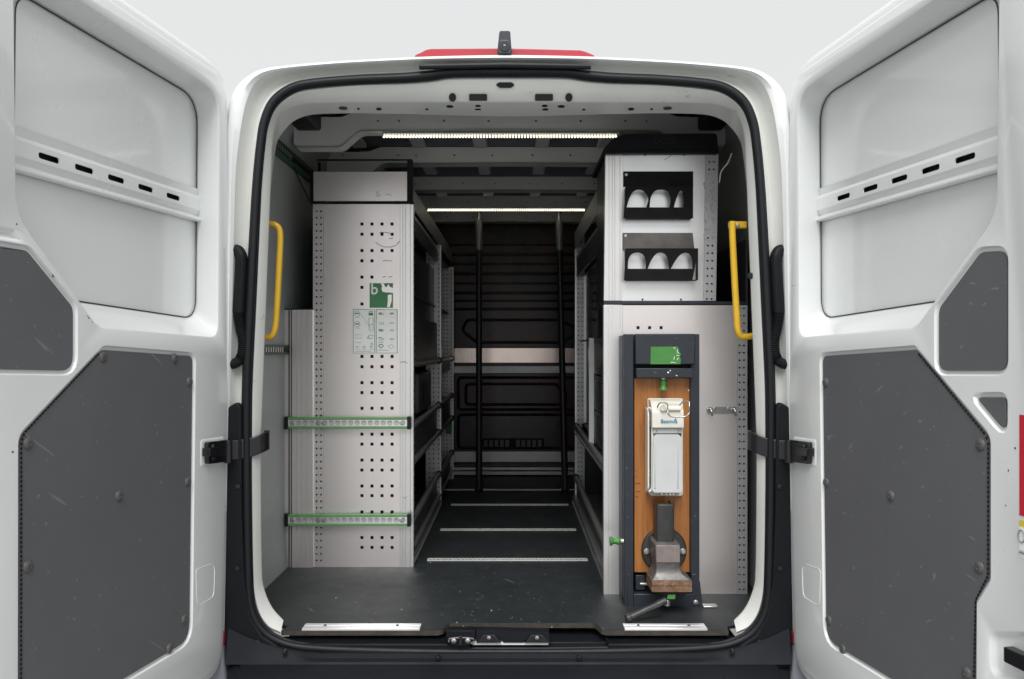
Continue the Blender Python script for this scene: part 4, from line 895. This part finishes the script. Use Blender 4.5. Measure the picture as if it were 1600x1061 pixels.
# ------------------------------------------------------------------ disinfectant dispenser
sd = thing('soap_dispenser', 'white wall dispenser with wire lever and translucent bottle on the orange board', 'dispenser')
yd, yb0 = yw - .075, yw + .016     # front, back on the board
bp = rpoly([(WX(a, yb0), WZ(c, yb0), r) for a, c, r in ((1011, 622, .006), (1066, 622, .006), (1066, 774, .012), (1017, 774, .012), (1011, 768, .008))], 4)
MB().plate(bp, [], XZ(0), yb0 - .012, yb0).build('back_plate', 'cream', sd, .003)
sw = [(WX(a, yd + .02), WZ(c, yd + .02)) for a, c in ((1012, 636), (1019, 641), (1019, 768), (1012, 764))]
for a0, a1 in ((1011.5, 1019), (1063.5, 1068.5)):
    prof = rpoly([(yb0 - .012, WZ(636, yb0), 0), (yd + .022, WZ(640, yd), .03), (yd + .022, WZ(768, yd), .02), (yb0 - .012, WZ(769, yb0), 0)], 5)
    MB().plate(prof, [], lambda u, v, n: (n, u, v), WX(a0, yd + .03), WX(a0, yd + .03) + .005).build('side_cheek', 'cream', sd, .0015)
rim_ = [W(a, c, yd + .018) for a, c in ((1012.5, 637), (1016.5, 638.5), (1019, 644), (1019, 755), (1018, 765), (1014, 768))]
MB().tube(crv(rim_, 3), .0038, 8).build('side_rim', 'cream', sd)
prof = rpoly([(yb0 - .012, WZ(623, yb0), 0), (yd + .03, WZ(626, yd + .03), .05), (yd, WZ(642, yd), .03), (yd - .004, WZ(668.5, yd), .003), (yb0 - .012, WZ(668.5, yd), 0)], 7)
hood = MB().plate(prof, [], lambda u, v, n: (n, u, v), WX(1019, yd), WX(1068, yd)).build('dispenser_hood', 'cream', sd, .004)
pr2 = rpoly([(yd + .02, WZ(631, yd), 0), (yd - .006, WZ(634, yd), .01), (yd - .010, WZ(641, yd), .006), (yd + .01, WZ(645, yd), 0)], 4)
MB().plate(pr2, [], lambda u, v, n: (n, u, v), WX(1037, yd), WX(1063, yd)).build('pump_block', 'cream', sd, .003)
MB().lathe(W(1036, 638, yd - .004), (0, -1, 0), [(.010, 0), (.009, .005), (0, .006)], 14).build('pump_button', 'cream', sd)
ylv = yd - .03
MB().tube(crv([W(1027, 636.5, yd - .002), W(1031, 630, yd - .014), W(1040, 629.5, yd - .022), W(1043, 633, ylv), W(1043.5, 644, ylv - .02), W(1046.5, 650, ylv - .02), W(1054, 651.5, ylv - .02), W(1070, 651, ylv - .02), W(1076.5, 646, ylv - .02), W(1077, 636, ylv), W(1076.3, 627.5, ylv + .01), W(1068, 627.5, yd - .01), W(1062, 633, yd - .002)], 5), .0023, 8).build('lever_wire', 'steel', sd, smooth=60)
bt = MB(); xs = (WX(1019.5, yd), WX(1067, yd))
btp = rpoly([(xs[0] + .004, WZ(684, yd), .01), (xs[0] + .012, WZ(679, yd), .006), (xs[1] - .012, WZ(679, yd), .006), (xs[1] - .004, WZ(684, yd), .01), (xs[1], WZ(770, yd), .012), (xs[0], WZ(770, yd), .012)], 4)
bo = bt.plate(btp, [], XZ(0), yd + .004, yb0 - .014).build('bottle', 'bottle_pe', sd, .006)
for a0, a1 in ((1022.5, 1025), (1058.5, 1060.5)): MB().box(WX(a0, yd), WX(a1, yd), yd + .0015, yd + .006, WZ(764, yd), WZ(690, yd)).build('bottle_rib', 'bottle_pe', bo, .002)
MB().box(WX(1021, yd), WX(1066, yd), yd + .010, yd + .03, WZ(678, yd), WZ(669, yd)).build('bottle_neck', 'bottle_pe', bo, .003)
for a in (1026, 1060): MB().box(WX(a, yd), WX(a + 1.5, yd), yd + .008, yd + .012, WZ(676, yd), WZ(672, yd)).build('neck_clip', 'grey_print', bo)
for a in (1034, 1041, 1047, 1052): MB().box(WX(a, yd), WX(a + 2.2, yd), yd + .01, yd + .02, WZ(774.5, yd), WZ(769.5, yd)).build('base_prong', 'cream', sd, .001)
for c in (655, 664, 675, 735, 742, 757): MB().box(WX(1013, yd + .03), WX(1016, yd + .03), yd + .0265, yd + .0285, WZ(c + .8, yd + .03), WZ(c - .8, yd + .03)).build('side_slot', 'grey_print', sd)
tx = (WX(1045, yd), WZ(658.3, yd))
text_mesh('Baxmna', .0172, lambda u, v, n: (tx[0] + u, yd - .0052, tx[1] + v), 0, 0).build('lettering', 'blue_print', sd)
MB().plate([(WX(a, yd), WZ(c, yd)) for a, c in ((1053, 656), (1055, 653), (1057, 655), (1055, 656.5))], [], XZ(0), yd - .0055, yd - .005).build('logo_mark', 'blue_print', sd)

# ------------------------------------------------------------------ bench vise, screwed to the board, jaws down
vs = thing('bench_vise', 'worn grey cast iron bench vise bolted jaws down to the orange board', 'vise')
yv = yw + .017
c0 = W(1037, 859, yv)
MB().lathe(c0, (0, -1, 0), [(.076, 0), (.076, .008), (.072, .012), (.045, .014), (.042, .03)], 40).build('swivel_base', 'cast_iron', vs, .001)
for a in (1010.5, 1066.5): MB().lathe(W(a, 861, yv - .012), (0, -1, 0), [(.011, 0), (.011, .006), (.0075, .007), (.007, .014), (0, .015)], 6).build('base_bolt', 'steel', vs)
yf1, yf0 = yv - .13, yv - .03        # front and back of the vise body
def vring(pts): return [Vector(p) for p in pts]
# upright slide bar (channel section)
sbm = MB(); x0, x1 = WX(1026, yf1 + .03), WX(1053.5, yf1 + .03); z0, z1 = WZ(856, yf1 + .03), WZ(788, yf1 + .03)
sbm.plate([(x0, yf1 + .03), (x0 + .007, yf1 + .026), (x1 - .007, yf1 + .026), (x1, yf1 + .03), (x1, yf0), (x1 - .008, yf0), (x1 - .008, yf1 + .045), (x0 + .008, yf1 + .045), (x0 + .008, yf0), (x0, yf0)], [], lambda u, v, n: (u, v, n), z0, z1)
sbm.build('slide_bar', 'cast_iron', vs, .003)
# body: lofted along the screw axis (vertical), widening to the fixed jaw
def sec(py, xa, xb, ya, yb_):
    z = WZ(py, ya); a, b_ = WX(xa, ya), WX(xb, ya); r_ = .006
    return [Vector((p.x, p.y, z)) for p in rrect(a, ya, b_, yb_, r_, 3)]
MB().loft([sec(848, 1026, 1060, yf1 + .012, yf0 + .01), sec(851, 1023, 1063, yf1 + .004, yf0 + .01), sec(880, 1024, 1063, yf1 + .004, yf0 + .01), sec(884, 1025, 1063, yf1 + .010, yf0 + .01), sec(890, 1025, 1064, yf1 + .012, yf0), sec(897, 1024, 1067, yf1 + .008, yf0 + .01), sec(902, 1021, 1073, yf1 + .002, yf0 + .01), sec(907, 1018.5, 1081, yf1 - .004, yf0)], True, True, True).build('fixed_body', 'cast_grey', vs, smooth=45)
MB().box(WX(1025, yf1), WX(1062.5, yf1), yf1 - .003, yf1 + .01, WZ(879, yf1), WZ(852, yf1)).build('anvil_face', 'cast_worn', vs, .002)
MB().box(WX(1018.5, yf1 - .01), WX(1081.5, yf1 - .01), yf1 - .010, yf0, WZ(916, yf1 - .01), WZ(907.3, yf1 - .01)).build('jaw_plate', 'rusty', vs, .002)
MB().box(WX(1018, yf1 - .01), WX(1081.5, yf1 - .01), yf1 - .011, yf0, WZ(925.5, yf1 - .01), WZ(916.4, yf1 - .01)).build('jaw_plate', 'rusty', vs, .002)
MB().loft([sec(925.7, 1020, 1079, yf1 - .006, yf0), sec(931, 1030, 1068, yf1 + .004, yf0 - .01), sec(937, 1038, 1060, yf1 + .015, yf0 - .03)], True, True, True).build('moving_jaw', 'cast_iron', vs, smooth=40)
MB().plate([(WX(a, yf1 - .002), WZ(c, yf1 - .002)) for a, c in ((1044, 929.5), (1055.5, 929.5), (1054.5, 936), (1042, 936))], [], XZ(0), yf1 - .002, yf1 + .03).build('green_sticker', 'green', vs)
pz = W(1042.5, 936, yf1 + .03)
MB().lathe(pz, (0, 0, -1), [(.011, 0), (.011, .020), (.009, .022), (0, .022)], 16).build('screw_head', 'steel', vs)
ha, hb_ = W(1040, 938.5, .045), W(981, 966, .012)
hm = MB(); dd = (hb_ - ha); hm.tube([ha, ha + dd * .25, ha + dd * .26, ha + dd * .93], [.0115, .0115, .0105, .0105], 12); hm.lathe(hb_ - dd * .09, dd, [(.0085, 0), (.0135, .004), (.0135, .016), (.010, .019), (0, .020)], 14)
hm.build('tommy_bar', 'cast_iron', vs, smooth=45)

# ------------------------------------------------------------------ hook bracket on the right end panel
hk = thing('hook_rail', 'small shiny steel hook rail screwed to the right end panel', 'hook rail')
yh = y2 - .001
pl = rrect(WX(1104, yh), WZ(646, yh), WX(1150, yh), WZ(635.5, yh), .008, 4)
MB().plate(pl, [], XZ(0), yh - .003, yh).build('hook_plate', 'steel', hk, .001)
for a in (1110, 1147):
    MB().tube(crv([W(a - 3, 640, yh - .004), W(a, 639, yh - .02), W(a + 2, 643, yh - .03), W(a + 3, 650, yh - .024)], 5), .0032, 8).build('hook', 'steel', hk)
for a in (1116, 1138): MB().lathe(W(a, 639, yh - .003), (0, -1, 0), [(.007, 0), (.006, .003), (0, .004)], 10).build('screw', 'steel', hk)

# ------------------------------------------------------------------ LED strip lights under the roof
def led(label, px0, px1, py, d):
    y = d - D; t = thing('strip_light', label, 'strip light', 'strip lights under the van roof')
    x0, x1 = WX(px0, y), WX(px1, y); z = WZ(py, y)
    MB().box(x0, x1, y - .003, y + .032, z + .010, z + .016).build('light_housing', 'alu_col', t, .001)
    for q, yy in ((0, y + .000), (1, y + .020)):
        m = MB(); n = int((x1 - x0) / .0112)
        for k in range(n): m.box(x0 + k * .0112 + .001, x0 + k * .0112 + .0064, yy, yy + .007, z - .004 + .0085 * q, z + .0005 + .0085 * q)
        o = m.build('light_row', 'led', t); o['kind'] = 'stuff'
led('front row of bright white strip light behind the rear header', 598, 970, 213, 3.165)
led('rear strip light nearer the bulkhead behind the two poles', 668, 917, 328.5, 4.84)

# ------------------------------------------------------------------ telescopic poles
def pole(label, xt, xb):
    t = thing('support_pole', label, 'pole', 'telescopic poles standing in front of the bulkhead')
    y = 5.02 - D; a = W(xt, 331, y); b_ = W(xb, 765, y); b_.z = FL + .003
    up = lambda c: a + (b_ - a) * ((c - 331) / (765 - 331))
    MB().tube([up(330), up(345)], .0105, 12).build('tip', 'steel', t)
    MB().lathe(up(331), a - b_, [(.018, -.004), (.018, .004)], 14).build('top_foot', 'rubber', t)
    MB().tube([up(343.5), up(344), up(388), up(391)], [.019, .0225, .0215, .019], 16).build('sleeve', 'tube_grey', t)
    MB().tube([up(391), up(763)], [.0175, .0205], 16).build('tube', 'rack_dark', t)
    MB().lathe(b_, a - b_, [(.026, 0), (.026, .006), (.02, .012)], 16).build('foot', 'rubber', t)
pole('upright telescopic pole on the left, standing vertical before the bulkhead', 748.5, 748.5)
pole('telescopic pole on the right, leaning slightly at its foot', 873, 883)
